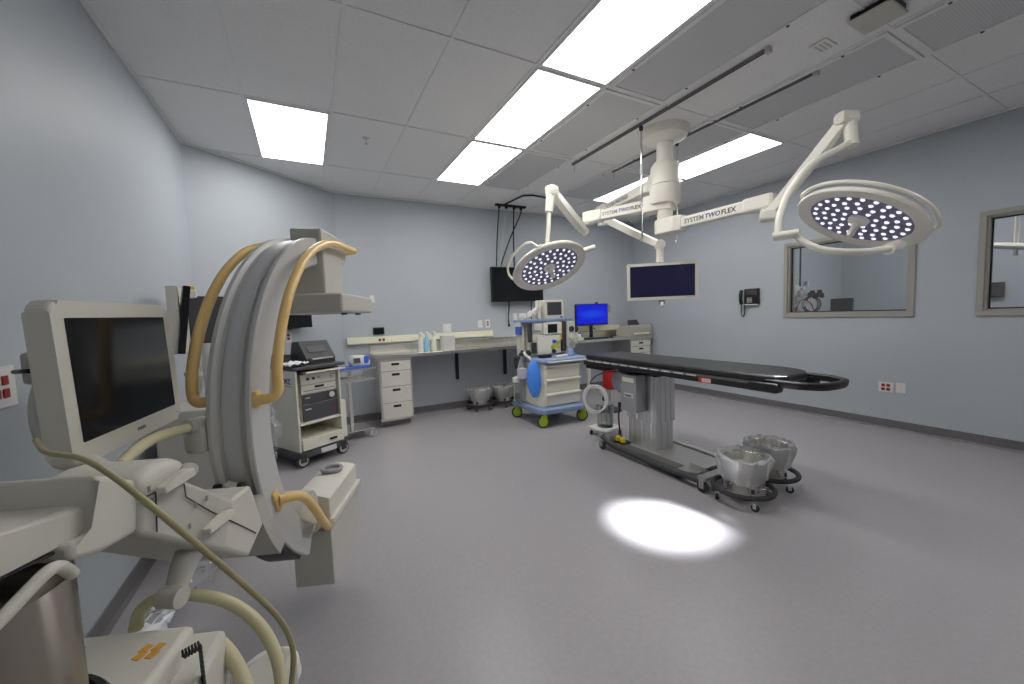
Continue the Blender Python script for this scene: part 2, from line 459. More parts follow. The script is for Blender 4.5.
# small ceiling items
t = thing('fire_sprinkler', 'small sprinkler head on the ceiling tile right of the lone light panel', 'sprinkler', at(366, 138, 'z', H))
MB().lathe([(.035, -.001), (.03, -.006), (.012, -.01), (.012, -.001)], 18).build('escutcheon', WPLAST, t)
MB().lathe([(.008, -.008), (.008, -.03), (.004, -.045), (.004, -.05), (.016, -.052), (.016, -.055), (0, -.055)], 14).build('nozzle', CHROME, t)
t = thing('ceiling_speaker', 'flat square white ceiling box with dark upper gap at top right', 'ceiling box', (3.06, 1.12, H))
MB().b2((-.09, -.095, -.035), (.09, .095, -.002)).build('backing', BLACK, t)
MB().b2((-.11, -.10, -.05), (.11, .10, -.036), .004).build('cover', OFFW2, t)
t = thing('smoke_detector', 'small square vent plate on the ceiling between the two tracks', 'ceiling plate', (3.12, 1.42, H))
MB().b2((-.07, -.05, -.012), (.07, .05, -.001), .003).build('plate', GRID, t)
for k in range(3): MB().b2((-.05, -.03 + k * .025, -.016), (.05, -.02 + k * .025, -.012)).build('louver', OFFW2, t)
t = thing('ceiling_detector', 'round white ceiling detector between the boom and the right pair of lights', 'detector', at(649, 188, 'z', H))
MB().lathe([(.05, -.001), (.05, -.02), (.035, -.035), (0, -.037)], 20).build('dome', WPLAST, t)

# ------------------------------------------------------------------ boom
HUB = V((3.13, 2.72, 0))
boom = thing('ceiling_boom', 'white ceiling mounted boom with three lettered horizontal arms', 'ceiling boom', (HUB.x, HUB.y, H))
def zat(px, py): return at(px, py, 'D', (HUB - CO).dot(CF) + .0).z - H
MB().lathe([(.22, 0), (.22, -.03), (.20, -.075), (.15, -.10), (.075, -.12), (.075, -.11)], 40).build('ceiling_canopy', LWHITE, boom)
MB().lathe([(.075, -.1), (.075, zat(664, 176))], 28).build('drop_tube', LWHITE, boom)
z1 = zat(664, 170); z2 = zat(664, 191); z3 = zat(664, 192); z4 = zat(664, 209); z5 = zat(664, 223); z6 = zat(664, 228)
MB().lathe([(.0, z1 + .0), (.10, z1), (.13, z1 - .04), (.13, z2), (0, z2)], 32).build('upper_bearing', LWHITE, boom)
MB().lathe([(.0, z3), (.14, z3), (.14, z4 + .02), (.13, z4), (0, z4)], 32).build('lower_bearing', LWHITE, boom)
MB().lathe([(.0, z4), (.07, z4), (.07, z5), (.05, z6), (0, z6)], 28).build('bottom_bearing', LWHITE, boom)

def harm(p0, p1, z, w, h, name='arm', txt=True, blk0=.16, tcol=(INK, INKB, INKK)):
    """horizontal box arm between two vertical pivots, boom-local"""
    a = V((p0[0], p0[1], z)); b = V((p1[0], p1[1], z)); L = (b - a).length; d = (b - a).normalized()
    M = frameM(a, d, (-d.y, d.x, 0))
    mb = MB().at(M)
    mb.b2((blk0, -w / 2, -h / 2), (L - .1, w / 2, h / 2), .012, 2)
    arm = mb.build(name, LWHITE, boom)
    mb = MB().at(M)
    mb.prism([(-.08, -.06), (-.03, -.085), (blk0 - .02, -.085), (blk0 + .05, -w / 2 - .004), (blk0 + .05, w / 2 + .004), (blk0 - .02, .085), (-.03, .085), (-.08, .06)], -h / 2 - .025, h / 2 + .025, bev=.012)
    mb.build('arm_root', LWHITE, arm)
    mb = MB().at(M)
    mb.b2((L - .17, -w / 2 - .015, -h / 2 - .01), (L + .055, w / 2 + .015, h / 2 + .012), .022, 3)
    mb.build('arm_end', LWHITE, arm)
    return a, b, d, L, arm
# z levels
J1 = at(589, 218, 'D', 4.3); J2 = at(768, 202, 'D', 3.0); J3 = at(602, 211.5, 'D', 4.9)
loc = lambda P: (V(P) - boom.location)
zA1 = loc(at(640, 207, 'D', 3.75)).z
zA2 = loc(at(690, 213, 'D', 3.7)).z
a1 = harm((0, 0), loc(J1)[:2], loc(J1).z, .10, .105)
a2 = harm((0, 0), loc(J2)[:2], loc(J2).z, .09, .09)
a3 = harm((0, 0), loc(J3)[:2], loc(J3).z, .10, .105)
def tw_(me): return max(v.co.x for v in me.vertices)
def armtext(A, flip, size):
    a, b, d, L, arm = A
    # camera-facing side of the arm
    x = d if not flip else -d
    n = V((x.y, -x.x, 0))
    o = (a if not flip else b) + n * (.0512 if flip else .0462)
    st = .24 if not flip else .185
    for body, m_, sh in (('SYSTEM', INK, 0.), ('TWO', INKB, .2), ('FLEX', INKK, 0.)):
        M0 = frameM(o + x * st + V((0, 0, -size * .36)), x, (0, 0, 1))
        t_ = text('lettering', body, size, M0, m_, arm, bold=True, shear=sh)
        st = max((v.co - o).dot(x) for v in t_.data.vertices) + size * .16
armtext(a1, True, .050); armtext(a2, False, .056); armtext(a3, True, .055)

# ------------------------------------------------------------------ surgical lights
def sarm(p0, p1, w0, w1, name, parent, Wi, m=LWHITE):
    """spring arm: tapered box section between two world points with rounded knuckles"""
    p0, p1 = V(p0), V(p1); d = (p1 - p0); L = d.length
    side = d.cross(V((0, 0, 1))).normalized(); up = side.cross(d.normalized())
    M = frameM(p0, d, up)
    mb = MB().at(Wi @ M)
    mb.prism([(-.02, -w0), (L * .5, -w0 * .95), (L + .02, -w1), (L + .02, w1), (L * .5, w0 * .8), (-.02, w0)], -w0 * .8, w0 * .8, bev=w0 * .3)
    return mb.build(name, m, parent)
def light_head(t, C, nrm, Rh, raildir, span=1.35, ro=.085):
    Wi = inv(t); nrm = V(nrm).normalized()
    ref = V((0, 0, 1)); x = nrm.cross(ref).normalized(); y = nrm.cross(x)
    M = Wi @ frameM(C, x, y)     # local z = x cross y = +/- nrm
    zdir = (frameM(C, x, y).to_3x3() @ V((0, 0, 1))).dot(nrm)
    if zdir < 0: M = Wi @ frameM(C, x, -y)
    k = Rh / .34
    # housing: z positive = beam direction
    mb = MB().at(M)
    mb.lathe([(0, -.085 * k), (.12 * k, -.08 * k), (.24 * k, -.055 * k), (.325 * k, -.022 * k), (.34 * k, 0), (.335 * k, .012 * k), (.315 * k, .018 * k), (.262 * k, .008 * k), (.262 * k, .0)], 56)
    hs = mb.build('lamp_housing', OFFW if False else LWHITE, t)
    MB().at(M).lathe([(0, .002), (.262 * k, .002), (.262 * k, -.004)], 48).build('lens_panel', LENSP, t)
    led = None
    base = MB(); base.lathe([(.0125 * k, 0), (.012 * k, .003), (.008 * k, .007), (0, .008)], 12)
    led = base.build('led', LEDM, t)
    first = True
    for n_, r_, a0 in ((8, .085, .2), (13, .135, .0), (18, .185, .1), (23, .235, .0)):
        for q in range(n_):
            a = a0 + 2 * PI * q / n_
            o = led if first else led.copy()
            if not first: COL.objects.link(o)
            first = False
            o.matrix_local = M @ Matrix.Translation((r_ * k * math.cos(a), r_ * k * math.sin(a), .002))
    hb = MB().at(M)
    hb.lathe([(.055 * k, .003), (.052 * k, .02), (.035 * k, .03), (.022 * k, .034), (.018 * k, .06), (.019 * k, .11), (.012 * k, .118), (0, .118)], 20)
    hb.build('sterile_handle', LWHITE, t)
    rl = MB().at(M); pts = []
    Mw = M.inverted() @ Wi; rd = Mw.to_3x3() @ V(raildir); railang = math.atan2(rd.y, rd.x)
    for q in range(25):
        a = railang - span + 2 * span * q / 24
        rr = (.36 if ro > .05 else .345) * k if 2 < q < 22 else .33 * k
        pts.append((rr * math.cos(a), rr * math.sin(a), -ro * k if 1 < q < 23 else -.02 * k))
    rl.tube(pts, .011, 8, 3).build('grip_rail', LWHITE, t)
    # the lamp's own beam
    L = bpy.data.lights.new('surgical_beam', 'SPOT'); L.energy = BEAM; L.spot_size = R(16.5); L.spot_blend = .55; L.color = (.93, .95, 1.0); L.shadow_soft_size = .12
    lo = bpy.data.objects.new('beam', L); COL.objects.link(lo); lo.parent = t
    z = nrm; xx = z.cross(V((0, 1, 0))).normalized(); yy = z.cross(xx)
    MM = frameM(V(C) + nrm * .16, xx, -yy.normalized())
    zz = MM.to_3x3() @ V((0, 0, 1))
    if zz.dot(nrm) > 0: MM = frameM(V(C) + nrm * .16, xx, yy)
    lo.matrix_local = Wi @ MM
    return M
BEAM = 900

# light over the far side (left in the photograph)
C1 = V((1.94, 2.96, 1.83)); N1 = (.01, -.52, -.85)
t = thing('surgical_light', 'smaller looking surgical light left of the hub, in front of the black wall television', 'surgical light', (J1.x, J1.y, J1.z), 0, 'surgical lights on the boom')
Wi = inv(t)
k0 = at(583, 230, 'D', 4.25); k1 = at(552, 191, 'D', 3.55); dn = at(549, 212, 'D', 3.55)
MB().at(Wi).lathe([(0, J1.z + .02), (.055, J1.z + .02), (.055, J1.z - .07), (0, J1.z - .07)], 20, (J1.x, J1.y, 0)).build('pivot', LWHITE, t)
sarm(k0, k1, .046, .036, 'spring_arm', t, Wi)
MB().at(Wi).cyl(k0 + V((-.0, .04, .03)), k0 + V((0, -.04, -.03)), .045, seg=16).build('knuckle', LWHITE, t)
MB().at(Wi).box(k1 + V((0, 0, .0)), (.11, .10, .10), .03, rz=.3).build('knuckle', LWHITE, t)
MB().at(Wi).cyl(k1 + V((-.012, 0, .0)), dn, .042, .036, 18).build('swivel', LWHITE, t)
top = C1 + V((-.0, .16, .16)) + V((.02, 0, .06))
MB().at(Wi).tube([dn, at(548.5, 228, 'D', 3.54), at(547, 245, 'D', 3.56)], .02, 12, 4).build('drop_rod', LWHITE, t)
M = light_head(t, C1, N1, .34, -CR * .8 + CU * .6 + CF * .3)
g = C1 + V((.30, .04, .09)); g2 = at(595, 247, 'D', 3.42); g1 = at(582, 251, 'D', 3.42)
MB().at(Wi).tube([g1, g2], .022, 12, 1).build('side_handle', LWHITE, t)

# light over the near side (right in the photograph)
C2 = V((3.06, 1.18, 1.935)); N2 = (-.43, .25, -.87)
t = thing('surgical_light', 'largest looking surgical light at the right, in front of the observation window', 'surgical light', (J2.x, J2.y, J2.z), 0, 'surgical lights on the boom')
Wi = inv(t)
q0 = at(768, 216, 'D', 2.95); q1 = at(846, 119, 'D', 2.5); q2 = at(852, 146, 'D', 2.48)
MB().at(Wi).cyl(J2 + V((0, 0, .02)), V((J2.x, J2.y, q0.z - .03)), .05, seg=18).build('pivot', LWHITE, t)
MB().at(Wi).box(q0, (.12, .11, .08), .02, rz=.6).build('knuckle', LWHITE, t)
sarm(q0, q1, .036, .036, 'spring_arm', t, Wi)
MB().at(Wi).box(q1 + V((.01, 0, .005)), (.13, .09, .085), .028, rz=-.4).build('knuckle', LWHITE, t)
MB().at(Wi).cyl(q1 + V((.025, -.01, 0)), q2, .036, seg=18).build('swivel', LWHITE, t)
e0 = at(773, 237, 'D', 2.3); e1 = at(799, 233, 'D', 2.22)
MB().at(Wi).tube([q2 + V((0, 0, .03)), at(838, 149, 'D', 2.45), at(812, 164, 'D', 2.4), at(790, 191, 'D', 2.35), at(780, 215, 'D', 2.3), at(778, 234, 'D', 2.28)], .019, 12, 6).build('curved_arm', LWHITE, t)
MB().at(Wi).cyl(e0, e1, .025, seg=16).build('cross_tube', LWHITE, t)
y0 = C2 + V((.2, -.25, .0))
MB().at(Wi).tube([at(796, 235, 'D', 2.24), at(806, 243, 'D', 2.2), at(825, 250, 'D', 2.14), at(855, 252, 'D', 2.1), at(880, 250, 'D', 2.14), at(893, 248, 'D', 2.2)], .018, 12, 6).build('yoke', LWHITE, t)
MB().at(Wi).cyl(at(888, 249, 'D', 2.17), at(899, 245, 'D', 2.3), .032, seg=14).build('yoke_hub', LWHITE, t)
_v = (C2 - CO).normalized(); _rt = _v.cross(V((0, 0, 1))).normalized(); _up = _rt.cross(V(N2)).normalized()
if _up.z < 0: _up = -_up
light_head(t, C2, N2, .34, _up + _rt * .25, 1.9, .038)

# monitor on the third arm
t = thing('ceiling_monitor', 'white framed display with dark navy screen hanging from the boom', 'monitor', (J3.x, J3.y, J3.z))
Wi = inv(t)
m0 = at(609, 221, 'D', 4.8); m1 = at(660, 245, 'D', 4.05); mc = at(662, 281, 'D', 3.98)
MB().at(Wi).cyl(J3, V((J3.x, J3.y, m0.z - .03)), .055, seg=18).build('pivot', LWHITE, t)
MB().at(Wi).box(m0, (.13, .11, .10), .03, rz=-.5).build('knuckle', LWHITE, t)
sarm(m0, m1, .042, .035, 'spring_arm', t, Wi)
fx = V(CR); fx.z = 0; fx.normalize(); fx = Matrix.Rotation(R(-14), 3, 'Z') @ fx
ny = V((fx.y, -fx.x, 0))      # screen normal towards the room
MB().at(Wi).cyl(m1 - ny * .05, m1 + ny * .05, .05, seg=20).build('knuckle', LWHITE, t)
MB().at(Wi).cyl(m1, V((m1.x, m1.y, mc.z + .2)), .035, .04, 18).build('neck', LWHITE, t)
mw = .68; mh = .375
Mf = Wi @ frameM(mc, fx, (0, 0, 1))
case = MB().at(Mf).prism(rrect(mw, mh, .012), -.06, 0, bev=.004).build('casing', OFFW, t)
MB().at(Mf).prism(rrect(mw - .06, mh - .06, .004), -.002, .0015).build('screen', SCRN, t)
text('lettering', 'RADIANCE', .011, Mf @ Matrix.Translation((.22, -mh / 2 + .013, .002)), INK, case)
text('lettering', 'NDS', .012, Mf @ Matrix.Translation((-.33, mh / 2 - .022, .002)), INKK, case)
MB().at(Mf).prism([(-.035, -.235), (.035, -.235), (.03, -.19), (-.03, -.19)], -.04, -.02, bev=.004).build('handle_mount', GREYM, t)
MB().at(Mf).cyl((0, -.22, -.0), (0, -.255, .02), .018, seg=12).build('handle_knob', WPLAST, t)

# ------------------------------------------------------------------ C-arm
AZ = -1.941
CC = V((.09, 2.174, 0)); ZC = 1.075
carm = thing('mobile_c_arm', 'large mobile x-ray c-arm with yellow grab handles and grey arc at left', 'x-ray machine', CC, AZ)
CW = inv(carm)
off0 = -.0675
def cf(x, y, off):
    """photo pixel -> local point on the machine plane at side offset off"""
    q = CF + CR * ((x - 512) / FPX) - CU * ((y - 342) / FPX)
    n = V((-math.sin(AZ), math.cos(AZ), 0)); P0 = CC + n * off
    P = CO + q * (((P0 - CO).dot(n)) / q.dot(n))
    return CW @ P
def polar(a, r, off): return V((r * math.cos(a), off, ZC + r * math.sin(a)))
def arcsweep(prof, a0, a1, n, name, m, parent=carm):
    fr = []
    for i in range(n + 1):
        a = R(a0 + (a1 - a0) * i / n)
        fr.append(lambda r, o, a=a: polar(a, r, o))
    return MB().sweep(prof, fr).build(name, m, parent)
prof = [(.74, 0), (.744, -.004), (.744, -.016), (.738, -.021), (.728, -.024), (.724, -.036), (.732, -.042), (.732, -.093), (.724, -.099), (.728, -.111), (.738, -.114), (.744, -.119), (.744, -.131), (.74, -.135), (.625, -.135), (.615, -.125), (.615, -.01), (.625, 0)]
arc = arcsweep(prof, -58, 92, 60, 'arc', ARC)
arcsweep([(.7335, -.05), (.7335, -.085), (.7325, -.085), (.7325, -.05)], -50, 88, 50, 'belt_channel', mat('arc_band', (.62, .62, .64), .35), arc)
# carrier hugging the arc
car = arcsweep([(.7455, .006), (.79, .002), (.79, -.137), (.7455, -.141)], -37, -17, 20, 'carrier', OFFW2)
arcsweep([(.7455, -.01), (.760, -.01), (.760, -.125), (.7455, -.125)], -53, -37, 8, 'drive_belt', BLACK)
MB().prism([(-.05, -.012), (-.02, .05), (.02, .05), (.05, -.012)], -.02, .02, Matrix.Translation((.76, off0, ZC - .20)) @ Matrix.Rotation(PI / 2, 4, 'Y'), bev=.004).build('belt_roller_mount', OFFW2, car)
for s in (-1, 1): MB().cyl((.765, off0 + s * .035 - .008, ZC - .165), (.765, off0 + s * .035 + .008, ZC - .165), .012, seg=12).build('roller', BLACK, car)
# rotation holder: profiles in the machine plane
XZ = Matrix(((1, 0, 0, 0), (0, 0, 1, 0), (0, 1, 0, 0), (0, 0, 0, 1)))
def cprism(pix, off, thick, name, m, bev=.01, parent=carm, seg=3):
    P = [cf(x, y, off) for x, y in pix]
    return MB().prism([(p.x, p.z) for p in P], off - thick, off, XZ, bev=bev, seg=seg).build(name, m, parent)
cb = cprism([(232, 499), (251, 485), (264, 523), (249, 557), (222, 549)], .03, .19, 'pivot_block', OFFW)
lk = cprism([(141, 500), (186, 480), (236, 500), (252, 540), (247, 557), (139, 535)], .028, .185, 'angled_link', OFFW2, .012)
tp = cprism([(138, 478), (165, 459), (189, 456), (191, 478), (184, 490), (140, 510)], .034, .20, 'rotation_housing', OFFW, .03, seg=5)
cl = cprism([(94, 474), (139, 480), (141, 530), (104, 552), (72, 562), (70, 544), (97, 531)], .02, .175, 'beam_collar', OFFW, .010)
def seam(pix, off, parent):
    MB().tube([cf(x, y, off) for x, y in pix], .0016, 6, 1).build('panel_seam', CHAR, parent)
seam([(155, 478), (156, 500), (157, 532)], .0315, lk); seam([(184, 484), (186, 497), (212, 512), (238, 524), (256, 533)], .0318, cb); seam([(141, 499), (165, 488), (184, 480)], .0345, tp)
for px_, py_ in ((149, 489), (196, 505), (190, 526), (207, 498)): MB().b2(cf(px_, py_, .0335) - V((.003, .001, .006)), cf(px_, py_, .0335) + V((.003, .001, .006))).build('key_mark', GREYM, lk)
def lever(p0, p1, name='brake_lever', w=.011):
    a = cf(*p0, .05); b = cf(*p1, .06); d = (b - a)
    M = frameM(a, d, (0, 0, 1)); L = d.length
    return MB().at(M).prism([(0, -w), (L * .7, -w), (L, -w * 1.3), (L * 1.02, w * .6), (L * .7, w), (0, w * .5)], -.012, .012, bev=.004).build(name, CREAM, carm)
lever((160, 490), (190, 470)); lever((206, 531), (230, 511))
MB().cyl(cf(186, 470, .02), cf(190, 470, .06), .016, seg=14).build('lever_hub', CREAM, carm)
MB().cyl(cf(228, 512, .02), cf(228, 512, .06), .013, seg=14).build('lever_hub', CREAM, carm)
# horizontal beam
b0 = cf(98, 500, .0); b1 = cf(98, 531, .0); e_0 = cf(0, 536, .0); e_1 = cf(0, 577, .0)
zt = (b0.z + e_0.z) / 2; zb = (b1.z + e_1.z) / 2
bm_ = cprism([(104, 497), (104, 529), (0, 577), (-140, 642), (-140, 592), (0, 536)], .0, .15, 'cross_arm', OFFW, .012)
sm_ = cprism([(98, 531.5), (98, 534), (0, 580), (-120, 636), (-120, 633), (0, 577.5)], -.004, .14, 'cross_arm_seam', CHAR, 0, bm_)
# lift column and base
cu = 1.40; co_ = -.085
MB().lathe([(0, .5), (.118, .5), (.118, zb - .04), (.10, zb - .03), (0, zb - .03)], 40, (cu, co_, 0)).build('lift_column', COLUMN, carm)
ZB = .75
MB().lathe([(.118, ZB + .002), (.124, ZB + .002), (.131, ZB + .012), (.14, ZB + .012), (.146, ZB + .002), (.146, ZB - .01)], 40, (cu, co_, 0)).build('column_collar', BLACK, carm)
base = MB().prism([(1.14, -.235), (1.14, .06), (2.0, .16), (2.0, -.38), (1.3, -.38)], .42, ZB, bev=.015, seg=3).build('base_cover', OFFW, carm)
MB().prism([(1.10, -.05), (1.10, .10), (1.36, .15), (1.36, -.05)], .30, .70, bev=.014).build('side_cover', OFFW, carm)
MB().prism([(1.20, .05), (1.20, .135), (2.0, .24), (2.0, .05)], .35, .655, bev=.01).build('grey_side_panel', GREYM, carm)
# scale marks on the column side
mb = MB()
for k in range(14):
    a = R(150) ; zz = .79 + k * .014
    mb.box((cu + .1185 * math.cos(a), co_ + .1185 * math.sin(a), zz), (.001, .022 if k % 4 else .034, .0014), rz=a)
mb.build('height_scale', INK, carm)
# orange labels
lp = [at(x, y, 'z', ZB + .001) for x, y in ((146, 655), (161, 637))]
for k in range(4):
    dx = (k % 2) * .5; 
    c = CW @ lp[0].lerp(lp[1], dx * .8); 
    o = MB().box((c.x + .0, c.y + (.012 if k > 1 else -.012), ZB + .0008), (.020, .017, .001), rz=-.3).build('warning_label', ORANGE, base)
    o['label'] = 'orange warning label'
# legs and wheel
leg = MB().prism([(.62, -.03), (.66, .05), (1.3, .08), (1.3, -.20), (.70, -.10)], .10, .26, bev=.02, seg=3).build('front_leg', OFFW2, carm)
MB().prism([(1.2, -.32), (1.2, .12), (2.0, .18), (2.0, -.4)], .06, .45, bev=.02).build('base_chassis', OFFW2, carm)
wc = V((.80, .03, .075))
MB().lathe([(0, -.03), (.05, -.03), (.07, -.02), (.07, .02), (.05, .03), (0, .03)], 24, M=Matrix.Translation(wc) @ Matrix.Rotation(PI / 2, 4, 'X')).build('wheel', RUBBER, carm)
wg = at(268, 672, 'z', .16)
wl = CW @ wg
MB().at(Matrix.Translation((wl.x, wl.y, .12))).lathe([(0, .08), (.07, .075), (.10, .05), (.105, .0), (.09, -.02)], 28).build('wheel_guard', LWHITE, carm)
MB().at(Matrix.Translation((wl.x, wl.y, .075))).lathe([(0, -.035), (.055, -.035), (.075, -.02), (.075, .02), (.055, .035), (0, .035)], 24, M=Matrix.Rotation(PI / 2, 4, 'Y')).build('wheel', RUBBER, carm)
# handle bar in front of the column
MB().tube([cf(-20, 640, .05), cf(8, 612, .05), cf(45, 574, .05), cf(60, 567, .045), cf(72, 574, .03)], .0095, 12, 6).build('steering_handle', OFFW, carm)
# yellow grab handles
def handle(pts, r=.017): MB().tube(pts, r, 14, 6).build('grab_handle', YEL, carm)
for s, o in ((1, .065), (-1, -.195)):
    in_ = 0 if s > 0 else -.135
    pts = [V((.72 * math.cos(R(8)), in_, ZC + .72 * math.sin(R(8)))), V((.715 * math.cos(R(8)), o * .65 + in_ * .35, ZC + .715 * math.sin(R(8)))), polar(R(10), .705, o), polar(R(16), .715, o)]
    pts += [polar(R(a), .715, o) for a in (26, 38, 50, 62)]
    if s > 0: pts += [polar(R(76), .715, o), V((.02, o, ZC + .722)), V((-.16, o, ZC + .735)), V((-.31, o, ZC + .742)), V((-.345, o - .03, ZC + .742)), V((-.33, off0, ZC + .735)), V((-.20, off0 + .02, ZC + .72))]
    else: pts += [polar(R(68), .715, o + .01), polar(R(73), .72, in_ - .005)]
    handle(pts)
MB().box((.715 * math.cos(R(8)), .006, ZC + .715 * math.sin(R(8))), (.035, .012, .055), .004).build('handle_foot', YEL, carm)
# lower handle
MB().box(polar(R(-24), .69, .006), (.03, .012, .085), .004, ry=R(24)).build('handle_foot', YEL, carm)
mb = MB(); H1 = [polar(R(-24), .69, .012), polar(R(-26), .655, .055), polar(R(-33), .62, .062), polar(R(-43), .61, .06), polar(R(-52), .62, .055), polar(R(-60), .63, .045), polar(R(-66), .64, .03)]
mb.tube(H1, .017, 12, 6).build('grab_handle', YEL, carm)
# arc end drum + x-ray tube housing
MB().lathe([(0, -.14), (.095, -.14), (.10, -.13), (.10, -.012), (.095, 0), (0, 0)], 32, M=Matrix.Translation((.36, 0, ZC - .47)) @ Matrix.Rotation(PI / 2, 4, 'X') @ Matrix.Scale(-1, 4, (0, 0, 1)) @ Matrix.Translation((0, 0, .135 - .135))).build('tube_mount', OFFW2, carm)
U0, U1, OO0, OO1 = .26, -.17, -.125, .045
tb = MB().b2((U1, OO0, ZC - .86), (U0, OO1, ZC - .60), .006).build('x_ray_tube_housing', OFFW2, carm)
n_ = 10; arch = [(OO0, -.60)] + [(OO0 + (OO1 - OO0) * k / n_, -.455 + .018 * math.sin(PI * k / n_)) for k in range(n_ + 1)] + [(OO1, -.60)]
MB().prism([(o_, ZC + z_) for o_, z_ in arch], U1 + .01, U0 - .005, Matrix(((0, 0, 1, 0), (1, 0, 0, 0), (0, 1, 0, 0), (0, 0, 0, 1))), bev=.005).build('upper_cover', OFFW, tb)
MB().b2((U1 - .005, OO1 - .004, ZC - .575), (U0 + .006, OO1 + .018, ZC - .545), .006).build('bumper_strip', OFFW, tb)
MB().lathe([(.034, ZC - .44), (.05, ZC - .44), (.056, ZC - .425), (.05, ZC - .418), (.038, ZC - .42), (.034, ZC - .435), (0, ZC - .435)], 28, (U1 + .13, (OO0 + OO1) / 2, 0)).build('collimator_ring', GREYM, tb)
MB().at(Matrix.Translation((U0, (OO0 + OO1) / 2, ZC - .56)) @ Matrix.Rotation(PI / 2, 4, 'Y')).lathe([(0, .01), (.035, .012), (.045, .006), (.048, .0)], 28).build('round_cap', OFFW, tb)
# detector end
dt = MB().b2((-.40, -.27, ZC + .385), (.17, .13, ZC + .475), .012, 3).build('detector', OFFW2, carm)
for uu in (-.05, -.30):
    MB().cyl((uu, .07, ZC + .375), (uu, .07, ZC + .387), .015, seg=12).build('knob', CHAR, dt)
MB().b2((-.20, -.15, ZC + .47), (.08, .03, ZC + .69), .012).build('detector_neck', OFFW2, carm)
MB().b2((-.30, -.12, ZC + .665), (.075, .025, ZC + .792), .010).build('arc_end_housing', GREYM if False else OFFW2, carm)
MB().b2((.075, -.11, ZC + .68), (.12, -.025, ZC + .725), .006).build('end_stop', CHAR, carm)
# plastic cable box + hose on the far side
MB().at(Matrix.Identity(4)).b2((.60, -.20, ZC - .06), (.76, -.137, ZC + .04), .02).build('cable_box', OFFW2, carm)
h0 = cf(195, 426, -.17); h1 = cf(160, 436, -.16); h2 = cf(140, 447, -.15); h3 = cf(120, 465, -.13)
MB().tube([h0, h1, h2, h3], .014, 12, 6).build('cable_hose', HOSEL, carm)
MB().cyl(cf(201, 425, -.17), cf(186, 427, -.17), .03, .022, 16).build('hose_boot', OFFW2, carm)
# hose clamp hanging under the link
MB().tube([cf(190, 552, -.02), cf(184, 565, -.02), cf(178, 583, -.02), cf(174, 592, -.02)], (.032, .019), 12, 6).build('hose_hanger', OFFW2, carm)
MB().cyl(cf(163, 597, -.035), cf(182, 597, .01), .024, seg=18).build('hose_clamp', OFFW2, carm)
MB().tube([at(136, 628, 'D', .95), at(140, 612, 'D', .98), at(152, 601, 'D', 1.0), at(170, 597, 'D', 1.02), at(195, 595, 'D', 1.03), at(228, 602, 'D', 1.04), at(255, 620, 'D', 1.04), at(272, 645, 'D', 1.02), at(280, 675, 'D', 1.0), at(281, 720, 'D', .98)] if False else
          [CW @ at(136, 628, 'D', .95), CW @ at(140, 612, 'D', .98), CW @ at(152, 601, 'D', 1.0), CW @ at(170, 597, 'D', 1.02), CW @ at(195, 595, 'D', 1.03), CW @ at(228, 602, 'D', 1.04), CW @ at(255, 620, 'D', 1.04), CW @ at(272, 645, 'D', 1.02), CW @ at(280, 675, 'D', 1.0), CW @ at(281, 720, 'D', .98)], .0145, 14, 6).build('main_hose', HOSEL, carm)
MB().tube([CW @ at(x, y, 'D', D) for x, y, D in ((215, 640, .93), (228, 652, .93), (240, 672, .92), (250, 700, .9))], .016, 14, 6).build('lower_hose', HOSEL, carm)
MB().tube([CW @ at(x, y, 'D', D) for x, y, D in ((36, 440, .86), (46, 452, .80), (80, 458, .74), (110, 474, .70), (150, 505, .68), (200, 547, .71), (250, 590, .76), (280, 620, .80), (293, 650, .82), (291, 690, .82))], .0055, 10, 6).build('signal_cable', HOSE, carm)
# coiled cord on the side
mb = MB(); pts = []
c0 = CW @ at(200, 645, 'D', .82); c1 = CW @ at(206, 700, 'D', .80); cs = CW @ at(182, 655, 'D', .82)
for k in range(120):
    s_ = k / 119; b_ = cs.lerp(c0, s_ * 3) if s_ < .33 else c0.lerp(c1, (s_ - .33) / .67)
    pts.append(b_ + V((.006 * math.cos(k * .9), .006 * math.cos(k * .9), .008 * math.sin(k * .9))))
mb.tube(pts, .0022, 6, 1).build('coiled_cord', CHAR, carm)
# touch display beside the column
XA = V((.166, .986, .008)).normalized(); ZA = V((-.032, -.003, .999)); MCn = V((-.472, 1.529, 1.300))
Mm = CW @ frameM(MCn, XA, ZA)      # z axis of frame = screen normal
mon = MB().at(Mm).prism([(x, y - .006) for x, y in rrect(.515, .40, .03, 6)], -.045, .004, bev=.012, seg=3).build('monitor', OFFW, carm)
MB().at(Mm).prism(rrect(.437, .304, .004), .002, .0055).build('screen', BLACKS, mon)
text('lettering', 'PHILIPS', .013, Mm @ Matrix.Translation((-.005, -.183, .0045)), INK, mon, bold=True)
MB().at(Mm).cyl((.225, -.18, .003), (.225, -.18, .006), .002, seg=8).build('power_light', INK, mon)
MB().at(Mm).prism(rrect(.30, .20, .03, 5), -.075, -.044, bev=.01).build('rear_cover', OFFW2, mon)
nk = MB(); nk.tube([CW @ at(x, y, 'D', D) for x, y, D in ((48, 372, 1.10), (42, 405, 1.06), (50, 436, 1.02), (76, 458, .98), (110, 482, .96))], (.022, .034), 14, 6)
nk.build('monitor_bracket', OFFW2, carm)
MB().box(CW @ at(36, 368, 'D', 1.08), (.035, .05, .09), .012, rz=.3).build('bracket_head', OFFW2, carm)
MB().tube([CW @ at(14, 372, 'D', 1.05), CW @ at(30, 371, 'D', 1.0)], .006, 8, 1).build('bracket_pin', BLACK, carm)
